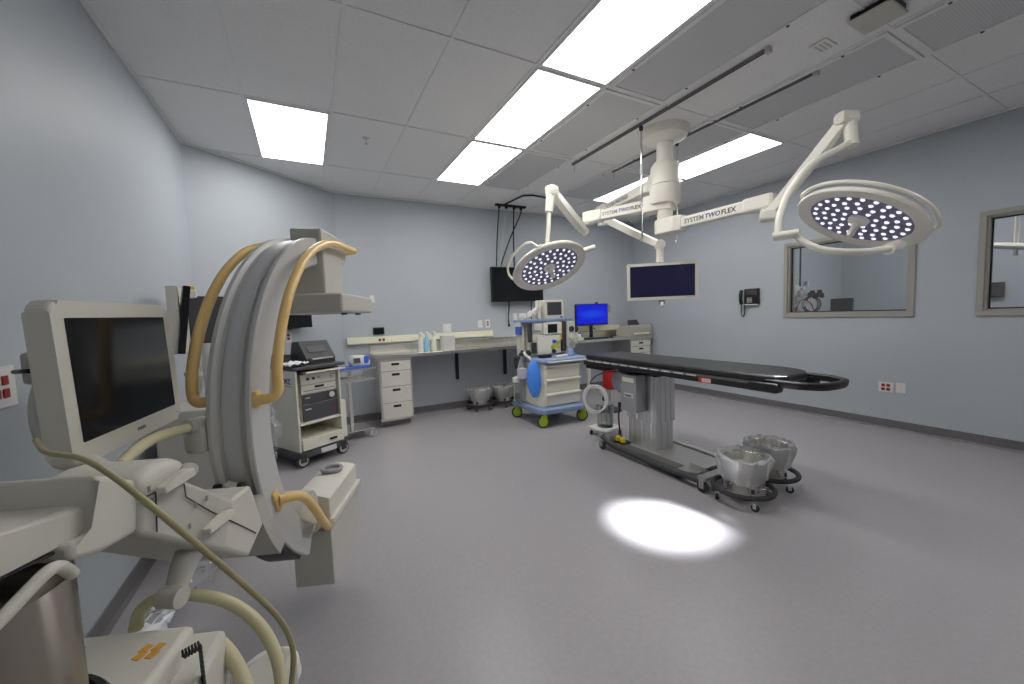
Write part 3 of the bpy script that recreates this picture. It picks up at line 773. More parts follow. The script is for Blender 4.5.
# clear drape hanging on the far cheek and under the link
def sheet(pix, name, parent, Wm, cols=8, amp=.012):
    A = [at(*p) for p in pix[0]]; B = [at(*p) for p in pix[1]]
    A = smooth_pts(A, 5); B = smooth_pts(B, 5); n = min(len(A), len(B)); mb = MB(); verts = []; F = []
    for i in range(n):
        for k in range(cols + 1):
            p = A[i].lerp(B[i], k / cols) + V((random.uniform(-amp, amp), random.uniform(-amp, amp), random.uniform(-amp, amp) * .6)); verts.append(Wm @ p)
    for i in range(n - 1):
        for k in range(cols): F.append((i * (cols + 1) + k, i * (cols + 1) + k + 1, (i + 1) * (cols + 1) + k + 1, (i + 1) * (cols + 1) + k))
    mb._add(verts, F, True); return mb.build(name, BAGSHEET, parent)
sheet([[(266, 402, 'D', 1.75), (262, 430, 'D', 1.72), (262, 455, 'D', 1.74), (268, 478, 'D', 1.78)], [(272, 396, 'D', 1.85), (279, 425, 'D', 1.85), (279, 450, 'D', 1.86), (274, 476, 'D', 1.86)]], 'clear_drape', carm, CW)
tag(sheet([[(178, 560, 'D', 2.0), (165, 590, 'D', 1.9), (140, 620, 'D', 1.8), (110, 650, 'D', 1.7)], [(222, 560, 'D', 2.1), (205, 585, 'D', 2.0), (180, 605, 'D', 1.9), (160, 640, 'D', 1.7)]], 'plastic_sheet', None, Matrix.Identity(4), 10, .02), 'crumpled clear plastic sheet hanging below the c-arm link above the floor', 'plastic sheet')

# ------------------------------------------------------------------ casters helper
def caster(mb_w, mb_f, p, r, w, ang=0.):
    """wheel in mb_w, fork in mb_f, p on the floor"""
    M = Matrix.Translation((p[0], p[1], r)) @ Matrix.Rotation(ang, 4, 'Z') @ Matrix.Rotation(PI / 2, 4, 'X')
    mb_w.lathe([(0, -w / 2), (r * .75, -w / 2), (r, -w * .3), (r, w * .3), (r * .75, w / 2), (0, w / 2)], 20, M=M)
    mb_f.at(Matrix.Translation((p[0], p[1], 0)) @ Matrix.Rotation(ang, 4, 'Z'))
    mb_f.b2((-r * .45, -w * .75, r * .8), (r * .45, -w * .52, 2.1 * r), .002); mb_f.b2((-r * .45, w * .52, r * .8), (r * .45, w * .75, 2.1 * r), .002); mb_f.b2((-r * .5, -w * .75, 2.0 * r), (r * .5, w * .75, 2.2 * r), .002)

# ------------------------------------------------------------------ monitor cart behind the c-arm
t = thing('monitor_cart', 'viewing cart with two black flat screens side on, behind the yellow handle', 'monitor cart', (-.60, 3.25, 0), 0)
Wi = inv(t)
MB().b2((-.25, -.22, .08), (.22, .22, .9), .02).build('cabinet', OFFW2, t)
MB().cyl((0, 0, .85), (0, 0, 1.3), .035, seg=16).build('post', WPLAST, t)
mb = MB(); fk = MB()
for sx in (-.2, .18):
    for sy in (-.18, .18): caster(mb, fk, (sx, sy), .04, .03)
mb.build('wheels', RUBBER, t); fk.build('forks', CHAR, t)
def slab(tl, bl, D0, tr, D1, thick, name, m, parent, Wi):
    a = at(*tl, 'D', D0); c = at(*bl, 'D', D0); b = at(*tr, 'D', D1)
    x = (b - a); L = x.length; hgt = (a - c).length; M = Wi @ frameM(c, x, (0, 0, 1))
    return MB().at(M).prism([(0, 0), (L, 0), (L, hgt), (0, hgt)], -thick, 0, bev=.006).build(name, m, parent)
s1 = slab((180, 286), (183, 354), 2.55, (189, 291), 2.9, .06, 'display_back_shell', OFFW, t, Wi)
slab((172, 285), (178, 354), 2.52, (180, 286), 2.55, .06, 'display', BLACKS, t, Wi)
s2 = slab((188, 296), (190, 351), 2.9, (236, 297), 3.05, .05, 'display', DGREY, t, Wi)
MB().at(Wi).box(at(189, 294, 'D', 2.8), (.08, .07, .06), .01, rz=.4).build('warning_lamp_base', WPLAST, t)
MB().at(Wi).box(at(188, 288, 'D', 2.8), (.07, .06, .035), .015, rz=.4).build('warning_lamp', mat('amber_lamp', (.75, .50, .02), .3), t)
MB().at(Wi).tube([at(200, 352, 'D', 2.9), at(203, 372, 'D', 2.9), at(200, 392, 'D', 2.9)], .03, 12, 4).build('screen_support', WPLAST, t)
MB().at(Wi).box(at(204, 373, 'D', 2.85), (.20, .14, .03), .008, rz=.5).build('top_shelf', OFFW, t)

# ------------------------------------------------------------------ video tower
TH = R(31)
tw = thing('video_tower_cart', 'cream wheeled tower of stacked video equipment behind the c-arm', 'equipment cart', (-.075, 4.62, 0), TH)
# local: front is -y
x0, x1, y0_, y1_ = -.22, .22, -.24, .26
MB().prism([(-.25, -.30), (.25, -.30), (.28, -.22), (.28, .27), (.23, .33), (-.23, .33), (-.28, .27), (-.28, -.22)], .085, .15, bev=.012).build('base', DGREY, tw)
MB().b2((-.04, -.306, .09), (.13, -.298, .14), .002).build('base_plate', WPLAST, tw)
for sx, sy in ((-.22, -.27), (.22, -.27), (.22, .27), (-.22, .27)):
    a = MB(); f = MB(); caster(a, f, (sx, sy), .065, .045, 0)
    wh = a.build('wheel', RUBBER, tw)
    MB().lathe([(0, -.0235), (.038, -.0235), (.05, -.022), (.05, .022), (.038, .0235), (0, .0235)], 20, M=Matrix.Translation((sx, sy, .065)) @ Matrix.Rotation(PI / 2, 4, 'X')).build('hub_cap', WHEELG, wh)
    f.build('fork', CHAR, wh)
sp = MB().b2((x0 - .02, y0_ - .04, .15), (x0, y1_, .95), .004).build('side_panel', CREAM, tw)
text('lettering', 'STORZ', .072, frameM((x0 - .021, .03, .82), (0, -1, 0), (0, 0, 1)), INKB, sp, bold=True)
MB().b2((x0 - .0212, -.215, .795), (x0 - .0202, .03, .799)).build('underline', INKB, sp)
MB().b2((x1, y0_ - .04, .15), (x1 + .02, y1_, .95), .004).build('side_panel', CREAM, tw)
MB().b2((x0, y1_ - .02, .15), (x1, y1_, .95)).build('rear_panel', CREAM, tw)
MB().b2((x0, y0_ - .05, .41), (x1, y1_ - .02, .43), .004).build('shelf', CREAM, tw)
dr = MB().b2((x0 + .002, y0_ - .06, .16), (x1 - .002, y1_ - .03, .27), .005).build('drawer', CREAM, tw)
MB().b2((.06, y0_ - .075, .20), (.14, y0_ - .058, .222), .004).build('drawer_pull', BLACK, dr)
MB().b2((x0 - .05, y0_ - .08, .955), (x1 + .06, y1_ + .02, .985), .008).build('top_shelf', DGREY, tw)
MB().b2((x0 + .06, y0_ - .10, .915), (x1 + .05, y0_ - .0, .93), .004).build('keyboard_tray', CREAM, tw)
MB().b2((x1 + .022, y0_ + .02, .15), (x1 + .11, y0_ + .30, .56), .01).build('side_bin', CREAM, tw)
sp_ = [(.395, .55, 'control unit with two rows of vents', DGREY), (.555, .645, '', GREYM), (.65, .73, '', STEELP), (.735, .825, '', GREYM)]
nm = ('lowest and darkest device in the video tower', 'dark device with round dial in the video tower', 'slim silver recorder in the video tower', 'topmost grey camera processor in the video tower')
wpos = {}
def dev(zl, zh, label, m, knobs, slot):
    g = thing('video_processor', label, 'video device', W(tw) @ V((.02, 0, zl)), TH, 'devices stacked in the video tower')
    MB().b2((-.185, y0_, 0), (.185, y1_ - .04, zh - zl), .004).build('case', CREAM if m is DGREY else m, g)
    MB().b2((-.19, y0_ - .008, .002), (.19, y0_ + .001, zh - zl - .002), .003).build('front_plate', STEELP if m is STEELP else (GREYM if m is GREYM else DGREY), g)
    for kx, kr, km in knobs: MB().lathe([(0, 0), (kr, 0), (kr * .9, .012), (0, .013)], 16, M=Matrix.Translation((kx, y0_ - .008, (zh - zl) * .55)) @ Matrix.Rotation(PI / 2, 4, 'X')).build('dial', km, g)
    for sxx, sz, sw, sh, km in slot: MB().b2((sxx - sw / 2, y0_ - .0095, sz - sh / 2), (sxx + sw / 2, y0_ - .0075, sz + sh / 2)).build('slot', km, g)
dev(.431, .60, nm[0], DGREY, [], [(-.13, .12, .06, .012, CREAM), (.15, .08, .02, .02, RED)])
dev(.605, .70, nm[1], DGREY, [(.13, .03, WPLAST)], [(-.13, .06, .05, .012, WHEELG)])
dev(.705, .79, nm[2], STEELP, [], [(.0, .06, .10, .022, BLACK), (0, .03, .34, .005, CHAR)])
dev(.795, .90, nm[3], STEELP, [(.15, .028, WHEELG), (-.12, .014, CHAR), (-.06, .014, CHAR), (0, .014, WHEELG)], [])
# printer on top
pr = thing('tabletop_printer', 'charcoal printer with tilted panel on top of the video tower', 'printer', W(tw) @ V((.10, -.06, .986)), TH)
MB().prism([(-.13, 0), (.16, 0), (.16, .10), (.12, .23), (-.0, .23), (-.13, .06)], -.16, .16, Matrix(((0, 0, 1, 0), (1, 0, 0, 0), (0, 1, 0, 0), (0, 0, 0, 1))), bev=.006).build('case', CHAR, pr)
MB().prism([(-.1, -.04), (.1, -.04), (.1, .04), (-.1, .04)], 0, .003, Matrix.Translation((-.01, -.068, .15)) @ Matrix.Rotation(R(53), 4, 'X')).build('front_panel', DGREY, pr)
MB().b2((-.10, -.14, .045), (.13, -.12, .06), .002).build('output_slot', WHEELG, pr)
bx = thing('flat_box', 'low charcoal device left of the printer on the video tower', 'device', W(tw) @ V((-.21, .10, .986)), TH)
MB().b2((-.10, -.12, 0), (.09, .12, .11), .006).build('case', CHAR, bx)
MB().b2((-.085, -.123, .03), (.07, -.119, .08)).build('front_panel', DGREY, bx)
mb = MB(); verts = []; F = []
for i in range(9):
    for k in range(9): verts.append(((i / 8 - .5) * .19, (k / 8 - .5) * .20, .012 + .018 * random.random() + .02 * math.sin(i * .9) ** 2))
for i in range(8):
    for k in range(8): F.append((i * 9 + k, i * 9 + k + 1, (i + 1) * 9 + k + 1, (i + 1) * 9 + k))
mb._add(verts, F, True)
cl_ = mb.build('cloth', LINEN); cl_.location = W(tw) @ V((-.19, -.19, .986)); cl_.rotation_euler.z = TH
cl_.modifiers.new('thick', 'SOLIDIFY').thickness = .008
tag(cl_, 'rumpled white cloth on the top left of the video tower', 'cloth')
# tower display seen behind the arc
tv2 = thing('tower_display', 'small black display behind the arc, above the video tower', 'monitor', W(tw) @ V((-.08, .25, .986)), TH)
MB().cyl((0, 0, 0), (0, 0, .42), .02, seg=12).build('post', BLACKM, tv2)
c_ = inv(tv2) @ at(298, 320, 'D', 4.55)
MB().b2((c_.x - .23, c_.y - .02, c_.z - .09), (c_.x + .16, c_.y + .02, c_.z + .16), .006).build('screen', BLACKS, tv2)
MB().b2((min(c_.x, 0) - .02, c_.y, .36), (max(c_.x, 0) + .02, max(.02, c_.y + .02) if c_.y > 0 else .02, .42)).build('bracket', BLACKM, tv2)

# ------------------------------------------------------------------ steel utility stand
st = thing('steel_utility_stand', 'small two tier steel trolley between the video tower and the drawers', 'trolley', (.41, 5.06, 0), R(12))
for z, th in ((.83, .012), (.70, .010)):
    mb = MB(); mb.b2((-.25, -.19, z), (.25, .19, z + .004)); 
    for lo, hi in (((-.25, -.195, z), (.25, -.188, z + .02)), ((-.25, .188, z), (.25, .195, z + .02)), ((-.255, -.195, z), (-.248, .195, z + .02)), ((.248, -.195, z), (.255, .195, z + .02))): mb.b2(lo, hi)
    mb.build('shelf', STEEL, st)
for sx, sy in ((-.22, .16), (.22, .16)): MB().cyl((sx, sy, .70), (sx, sy, .84), .007, seg=8).build('upright', STEEL, st)
MB().b2((-.02, .0, .10), (.02, .04, .83), .004).build('post', STEEL, st)
mb = MB(); mb.b2((-.20, -.17, .10), (.20, .17, .112), .003); mb.build('base_shelf', STEEL, st)
for sx in (-.19, .19):
    for sy in (-.16, .16):
        a = MB(); f = MB(); caster(a, f, (sx, sy), .045, .03, .3); wq = a.build('wheel', WHEELG, st); f.build('fork', CHROME, wq)
dv = thing('blue_handheld_device', 'white and blue device sitting on the steel trolley', 'medical device', W(st) @ V((.10, -.02, .836)), R(12))
MB().b2((-.30, -.11, 0), (.12, .11, .03), .01).build('tray', BLUEP, dv)
MB().prism([(-.10, .0), (.10, .0), (.12, .05), (.07, .12), (-.08, .13), (-.12, .05)], -.07, .07, Matrix.Translation((.02, 0, .03)) @ Matrix(((1, 0, 0, 0), (0, 0, 1, 0), (0, 1, 0, 0), (0, 0, 0, 1))), bev=.02, seg=3).build('body', WPLAST, dv)
MB().b2((.045, -.075, .05), (.12, .075, .15), .02).build('blue_head', BLUEP, dv)
MB().prism([(-.04, -.03), (.04, -.03), (.04, .03), (-.04, .03)], 0, .004, Matrix.Translation((-.03, -.074, .10)) @ Matrix.Rotation(R(80), 4, 'X')).build('display', SCRG, dv)

# ------------------------------------------------------------------ counters and cabinets
YC = 5.20
def counter(xa, xb, label, rl=True):
    t = thing('steel_counter', label, 'counter', (xa, YB, .955), 0, 'steel counters on the back wall')
    L = xb - xa
    MB().b2((0, YC - YB, -.045), (L, -.02, 0), .004).build('worktop', STEEL, t)
    MB().b2((0, -.018, -.045), (L, -.002, .105), .003).build('backsplash', STEEL, t)
    return t
c1_ = counter(.74, 3.02, 'long stainless steel counter left of the anesthesia machine')
c2_ = counter(3.02, 5.66, 'stainless steel counter behind the operating table, right of the anesthesia machine')
def cab(x, n, hs, label, w=.42):
    t = thing('drawer_cabinet', label, 'cabinet', (x, YC + .03, 0), 0, 'steel drawer cabinets under the counter')
    dp = YB - YC - .06
    MB().b2((0, 0, .085), (w, dp, .905), .003).build('carcass', STEEL, t)
    MB().b2((.02, .13, 0), (w - .02, dp, .085)).build('plinth', FLOOR, t)
    z = .875
    for h in hs:
        d = MB().b2((.022, -.012, z - h), (w - .022, .004, z - .010), .003).build('drawer', STEELP, t)
        MB().b2((w / 2 - .055, -.015, z - .035 - .028), (w / 2 + .045, -.011, z - .035 + .004), .002).build('recessed_pull', BLACK, d)
        z -= h + .004
    return t
cab(.78, 4, (.13, .20, .21, .21), 'four drawer steel cabinet at the left end of the long counter')
cab(5.12, 4, (.10, .12, .25, .25), 'steel drawer cabinet at the right end, half hidden behind the operating table', .50)
MB_ = None
for x, lb in ((2.01, 'black wall bracket under the long counter, left of the two visible'), (2.84, 'black wall bracket under the long counter, nearer the anesthesia machine'), (3.62, 'black wall bracket under the right counter behind the table')):
    t = thing('counter_bracket', lb, 'bracket', (x, YB, .91), 0, 'black counter brackets')
    MB().b2((-.025, -.03, -.46), (.025, -.001, -.002), .003).build('wall_leg', BLACKM, t)
    MB().b2((-.025, -.30, -.012), (.025, -.03, -.002), .003).build('top_leg', BLACKM, t)
# wall raceways
def raceway(xa, xb, label, z=1.13, outs=()):
    t = thing('wall_raceway', label, 'cable raceway', (xa, YB, z), 0, 'ivory wall raceways')
    L = xb - xa
    MB().b2((0, -.055, -.045), (L, -.001, .045), .006).build('channel', IVORY, t)
    for k in (0, L - .012): MB().b2((k, -.058, -.048), (k + .012, -.001, .048), .003).build('end_cap', WPLAST, t)
    for x in outs:
        for q in (-.026, .026): MB().b2((x + q - .017, -.058, -.02), (x + q + .017, -.0545, .015), .004).build('red_outlet', OUTR, t)
raceway(.46, 2.63, 'ivory cable raceway above the long counter', 1.135, (.45,))
raceway(3.45, 5.3, 'ivory cable raceway above the right counter, under the blue screen', 1.115, (1.2,))
# wall plates
def plate(P, ax, w_, h_, label, kind, grp='wall plates'):
    t = thing('wall_outlet' if kind else 'wall_plate', label, 'wall outlet' if kind else 'wall plate', P, {'y': 0, 'x': PI / 2 * -1, 'd': math.atan2(dd.y, dd.x), 'l': PI / 2}[ax], grp)
    MB().b2((-w_ / 2, -.008, -h_ / 2), (w_ / 2, -.001, h_ / 2), .002).build('plate', WPLAST, t)
    if kind == 'quad':
        for sx in (-.022, .022):
            for sz in (-.022, .022): MB().b2((sx - .016, -.012, sz - .016), (sx + .016, -.0075, sz + .016), .005).build('red_socket', OUTR, t)
    elif kind == 'duo':
        for sz in (-.02, .02): MB().b2((-.016, -.012, sz - .014), (.016, -.0075, sz + .014), .004).build('red_socket', OUTR, t)
    elif kind == 'white':
        for sz in (-.02, .02): MB().b2((-.016, -.012, sz - .014), (.016, -.0075, sz + .014), .004).build('socket', GRID, t)
    return t
def wallpt(x, y): return at(x, y, 'y', YB)
plate(wallpt(447, 328), 'y', .13, .13, 'double white wall plate above the long counter, over the white canister', 'white')
plate(wallpt(480, 324), 'y', .08, .12, 'blank white wall plate left of the red outlet under the television', None)
plate(wallpt(487.5, 323.5), 'y', .08, .13, 'white plate with two red sockets below the television', 'duo')
plate(wallpt(515, 317), 'y', .08, .13, 'white wall plate below the television, left of the anesthesia machine shelf', 'white')
plate(wallpt(521, 317), 'y', .08, .13, 'white wall plate touching the machine shelf, right of its twin', 'white')
plate(wallpt(372, 299), 'y', .06, .10, 'pale wall switch near the detector of the c-arm on the back wall', None)
q_ = at(886, 387, 'x', XR); plate(q_, 'x', .13, .11, 'white quad outlet with red sockets low on the right wall', 'quad')
q_ = at(901, 388, 'x', XR); plate(q_, 'x', .08, .11, 'blank white plate right of the red quad outlet on the right wall', None)
q_ = at(11, 388, 'x', XL); qq = plate(V((XL, 1.945, q_.z + .01)), 'l', .16, .14, 'white outlet plate with red sockets on the left wall behind the c-arm monitor', 'quad')
def hitw(x, y):
    q = CF + CR * ((x - 512) / FPX) - CU * ((y - 342) / FPX); return CO + q * ((DA - CO).dot(nn) / q.dot(nn))
plate(hitw(288, 337), 'd', .08, .13, 'white plate with two dark sockets on the angled wall behind the tower', 'duo')
t = thing('wall_display', 'small black control box on the back wall above the raceway', 'wall control', V((wallpt(378.5, 331).x, YB, wallpt(378, 331).z)))
MB().b2((-.075, -.03, -.05), (.075, -.001, .05), .004).build('case', BLACK, t); MB().b2((-.06, -.032, -.036), (.06, -.0295, .036)).build('screen', BLACKS, t)
# wall television
tvc = V((3.07, YB, 1.905))
t = thing('wall_television', 'large black television mounted on the back wall', 'television', tvc)
MB().b2((-.475, -.135, -.275), (.475, -.085, .275), .008).build('casing', BLACK, t)
MB().b2((-.46, -.1365, -.255), (.46, -.1345, .262)).build('screen', BLACKS, t)
MB().b2((-.2, -.085, -.15), (.2, -.001, .15), .005).build('wall_mount', BLACKM, t)
# cables at ceiling going down to the television
t = thing('cable_tray', 'black metal ceiling bracket with cables above the wall television', 'cable bracket', (2.93, 5.50, H))
MB().b2((-.27, -.03, -.03), (.25, .03, -.001), .004).build('bar', BLACKM, t)
MB().tube([(-.02, -.02, -.012), (.1, -.9, -.02), (.5, -1.1, -.02)] if False else [(-.16, .0, -.02), (-.10, -.55, -.02), (.02, -.62, -.02), (.62, -.55, -.02)], .012, 8, 1).build('conduit', BLACKM, t)
for k, (xa, xb, m_) in enumerate(((-.21, -.22, CHAR), (-.09, -.16, WHEELG), (.05, .1, BLACK), (.17, -.15, BLACK))):
    MB().tube([(xa, 0, -.01), (xa + .0, .02, -.12), ((xa + xb) / 2, .1, -.5), (xb, .15, -.93)], .011, 8, 6).build('cable', m_, t)
for x0c in (-.21, -.09, .05, .17): MB().cyl((x0c, 0, -.06), (x0c, 0, -.01), .022, seg=10).build('gland', BLACKM, t)
t = thing('hanging_cable', 'loose bundle of cables hanging below the wall television', 'cable', (2.93, YB - .03, 1.64))
MB().tube([(0, -.03, .02), (.01, 0, -.12), (-.01, 0, -.25), (.0, 0, -.36)], .012, 8, 6).build('cable', CHAR, t)
MB().tube([(-.03, -.03, .02), (-.03, 0, -.1), (-.02, 0, -.3)], .008, 8, 6).build('white_cable', WHEELG, t)
MB().box((0, 0, -.39), (.03, .03, .05), .006).build('plug', BLACK, t)
t = thing('hanging_cable', 'single cable hanging right of centre below the television', 'cable', (3.36, YB - .03, 1.64))
MB().tube([(0, -.03, .02), (.0, 0, -.2), (.01, 0, -.42)], .007, 8, 6).build('cable', BLACK, t)

# bottles and canister on the counter
ZT = .955
def bottle(px, m, label, spray=True):
    P = at(px, 350, 'y', 5.32)
    t = thing('spray_bottle', label, 'bottle', (P.x, 5.32, ZT), R(-75), 'bottles on the long counter')
    MB().lathe([(0, 0), (.034, 0), (.037, .01), (.037, .15), (.025, .19), (.016, .205), (.016, .21), (0, .21)], 20).build('bottle', m, t)
    MB().lathe([(.018, .205), (.018, .23), (0, .232)], 12).build('cap', WPLAST, t)
    MB().prism([(-.035, .225), (.05, .225), (.055, .245), (.02, .27), (-.02, .265)], -.012, .012, XZ, bev=.004).build('spray_head', WPLAST, t)
bottle(421, mat('clear_white_bottle', (.72, .72, .68), .3), 'white spray bottle on the counter, left of the blue one')
bottle(427, CYANL, 'spray bottle with blue liquid on the steel counter')
bottle(434, mat('pale_yellow_bottle', (.74, .74, .62), .3), 'pale spray bottle on the counter, right of the blue one')
P = at(448, 349, 'y', 5.35)
t = thing('white_canister', 'round white wipes tub with flat lid on the steel counter', 'tub', (P.x, 5.35, ZT))
MB().lathe([(0, 0), (.095, 0), (.10, .01), (.105, .19), (0, .19)], 32).build('tub', WPLAST, t)
MB().lathe([(.108, .185), (.108, .205), (.09, .212), (0, .212)], 32).build('lid', WPLAST, t)

# blue lit computer display and things on the right counter
P = at(592, 325, 'y', 5.45)
t = thing('computer_monitor', 'computer display glowing bright blue on the right counter', 'monitor', (P.x, 5.45, ZT))
a_ = inv(t) @ at(576.5, 305, 'y', 5.42); b_ = inv(t) @ at(607.5, 323, 'y', 5.42)
cz = (a_.z + b_.z) / 2; hw = (b_.x - a_.x) / 2; cx = (a_.x + b_.x) / 2; hh = (a_.z - b_.z) / 2
MB().b2((cx - hw - .015, -.03, cz - hh - .025), (cx + hw + .015, .015, cz + hh + .015), .006).build('bezel', BLACK, t)
MB().b2((cx - hw, -.032, cz - hh), (cx + hw, -.0285, cz + hh)).build('screen', SCRB, t)
MB().b2((cx - .03, .0, .01), (cx + .03, .03, cz), .004).build('stand_neck', BLACK, t)
MB().b2((cx - .13, -.08, 0), (cx + .13, .1, .014), .005).build('stand_foot', BLACK, t)
MB().b2((cx + hw + .015, -.02, cz + .02), (cx + hw + .09, .01, cz + .16), .01).build('speaker', GREYM, t)
MB().box((cx + .12, 0, cz + hh + .03), (.06, .03, .025), .008).build('webcam', BLACK, t)
t = thing('keyboard', 'black keyboard on the right counter below the blue display', 'keyboard', (P.x - .02, 5.30, ZT))
MB().b2((-.22, -.06, 0), (.22, .07, .02), .004).build('body', BLACK, t)
MB().b2((-.205, -.05, .02), (.205, .055, .027), .002).build('keys', CHAR, t)
P = at(621, 338, 'y', 5.35)
t = thing('computer_mouse', 'black mouse right of the keyboard on the counter', 'mouse', (at(611, 337, 'y', 5.32).x, 5.32, ZT))
MB().lathe([(0, .03), (.02, .027), (.032, .012), (.034, 0)], 16).build('shell', BLACK, t)
P = at(633, 333, 'y', 5.42)
t = thing('desk_printer', 'beige desktop printer with dark paper slot at the right end of the counter', 'printer', (P.x, 5.42, ZT))
MB().prism([(-.20, 0), (.16, 0), (.17, .10), (.02, .19), (-.18, .20), (-.20, .15)], -.27, .27, Matrix(((0, 0, 1, 0), (1, 0, 0, 0), (0, 1, 0, 0), (0, 0, 0, 1))), bev=.015).build('case', mat('printer_beige', (.42, .41, .34), .5), t)
MB().prism([(-.13, 0), (.15, 0), (.12, .10), (-.10, .10)], -.01, .01, Matrix.Translation((.04, .03, .195)) @ Matrix.Rotation(R(65), 4, 'X')).build('paper_support', CHAR, t)
MB().b2((-.18, -.22, .03), (.18, -.195, .06), .004).build('output_tray', CREAM, t)
t = thing('supply_tray', 'small clear tray of green and white supplies beside the anesthesia machine', 'tray', (at(574, 340, 'y', 5.35).x, 5.35, ZT))
MB().b2((-.14, -.09, 0), (.14, .09, .05), .008).build('tray', mat('pale_green', (.45, .60, .50), .4), t)
MB().b2((-.06, -.07, .05), (.10, .05, .10), .01).build('packet', WPLAST, t)

# ------------------------------------------------------------------ kick buckets
def bag(mb, r0, r1, z0, z1, flare, amp, inner=True):
    """crumpled bag over a rim"""
    seg = 40; prof = [(r0 * 1.1, z1 - .17), (r0 * 1.13, z1 - .13), (r1 * 1.0, z1 - .09), (r1 * 1.05, z1 - .05), (r1 * 1.03 + flare * .5, z1), (r1 * .98 + flare * .2, z1 + .012), (r1 * .88, z1 - .02), (r1 * .78, z1 - .10), (r0 * .82, z1 - .18)]
    verts = []; F = []
    for i, (r, z) in enumerate(prof):
        for k in range(seg):
            a = 2 * PI * k / seg
            rr = r + amp * .9 * math.sin(k * 1.57 + .4 * i) + amp * .6 * math.sin(k * 2.9 + i) * random.uniform(.2, 1) + random.uniform(-amp, amp) * .6
            verts.append((rr * math.cos(a), rr * math.sin(a), z + random.uniform(-amp, amp) * 1.2))
    for i in range(len(prof) - 1):
        for k in range(seg):
            l = (k + 1) % seg; F.append((i * seg + k, i * seg + l, (i + 1) * seg + l, (i + 1) * seg + k))
    mb._add(verts, F, True)
def kick_bucket(x, y, label, s=1., rot=0., fm=None):
    fm = fm or CHROME
    t = thing('kick_bucket', label, 'kick bucket', (x, y, 0), rot, 'kick buckets with clear liners')
    MB().lathe([(0, .085 * s), (.105 * s, .085 * s), (.11 * s, .09 * s), (.152 * s, .33 * s), (.159 * s, .335 * s), (.155 * s, .342 * s), (.147 * s, .335 * s), (.104 * s, .095 * s), (0, .093 * s)], 40).build('pail', STEEL, t)
    b = MB(); bag(b, .135 * s, .170 * s, .2 * s, .352 * s, .028 * s, .010 * s); b.build('clear_liner', BAG, t)
    ring = MB(); ring.tube([(.205 * s * math.cos(2 * PI * k / 32), .205 * s * math.sin(2 * PI * k / 32), .105 * s) for k in range(32)], .019 * s, 8, 1, closed=True); ring.build('bumper_ring', RUBBER, t)
    for k in range(4):
        a = PI / 4 + k * PI / 2; c, s_ = math.cos(a), math.sin(a)
        MB().tube([(.115 * s * c, .115 * s * s_, .083 * s), (.19 * s * c, .19 * s * s_, .083 * s)], .008 * s, 8, 1).build('spoke', CHROME, t)
        MB().box((.145 * s * c, .145 * s * s_, .15 * s), (.006, .024, .09 * s), .001, rz=a).build('retainer', fm, t)
        wa = MB(); f = MB(); caster(wa, f, (.185 * s * c, .185 * s * s_), .028 * s, .022 * s, a + .7); wq = wa.build('caster', RUBBER, t); f.build('fork', CHROME, wq)
    return t
bA = at(743, 486, 'z', .105); bB = at(775, 474, 'z', .105)
kick_bucket(bA.x, bA.y, 'nearest steel kick bucket with clear liner at the head of the table', .96, .2)
kick_bucket(bB.x + .02, bB.y + .06, 'kick bucket with clear liner half hidden behind the nearest one', .96, .6)
kick_bucket(2.24, 5.44, 'kick bucket under the long counter, farther left of the back pair', .9, .1, BLACKM)
kick_bucket(2.66, 5.46, 'kick bucket under the long counter beside the anesthesia machine', .9, .5, BLACKM)

# ------------------------------------------------------------------ anesthesia machine
an = thing('anesthesia_machine', 'blue and cream anesthesia machine with drawers and lime green casters', 'anesthesia machine', (2.80, 4.42, 0))
# local front = -y
MB().prism([(-.34, -.30), (-.28, -.40), (.26, -.42), (.40, -.36), (.40, .32), (-.34, .36)], .17, .235, bev=.015, seg=3).build('base', BLUE, an)
for sx, sy in ((-.30, .30), (-.27, -.33), (.33, -.33), (.33, .28)):
    a = MB(); f = MB(); caster(a, f, (sx, sy), .072, .04, -.45); wq = a.build('caster', LIME, an)
    MB().lathe([(.060, -.024), (.075, -.014), (.075, .014), (.060, .024)], 20, M=Matrix.Translation((sx, sy, .075)) @ Matrix.Rotation(-.45, 4, 'Z') @ Matrix.Rotation(PI / 2, 4, 'X')).build('tyre', RUBBER, wq)
    MB().at(Matrix.Translation((sx, sy, 0)) @ Matrix.Rotation(-.45, 4, 'Z')).prism([(-.045, .05), (.05, .05), (.05, .165), (-.02, .165)], -.026, .026, XZ, bev=.008).build('fork', LIME, wq)
body = MB().prism([(-.26, -.16), (-.20, -.28), (.34, -.27), (.34, .22), (-.26, .22)], .235, .80, bev=.01).build('cabinet', CREAM, an)
for k, (za, zb_) in enumerate(((.60, .775), (.42, .595), (.25, .415))):
    d = MB().b2((-.185, -.292, za), (.335, -.268, zb_), .006).build('drawer', CREAM, an)
    MB().prism([(0, 0), (-.035, .0), (-.03, .018), (0, .028)], -.185, .335, Matrix.Translation((0, -.29, zb_ - .03)) @ Matrix(((0, 0, 1, 0), (1, 0, 0, 0), (0, 1, 0, 0), (0, 0, 0, 1))), bev=.004).build('drawer_pull', CREAM, d)
MB().prism([(-.27, -.20), (-.22, -.36), (.36, -.36), (.44, -.30), (.44, .22), (-.27, .22)], .80, .845, bev=.012, seg=3).build('worktop', BLUE, an)
MB().tube([(-.20, -.37, .815), (-.1, -.39, .815), (.28, -.39, .815), (.36, -.37, .815)], .010, 8, 4).build('worktop_rail', WPLAST, an)
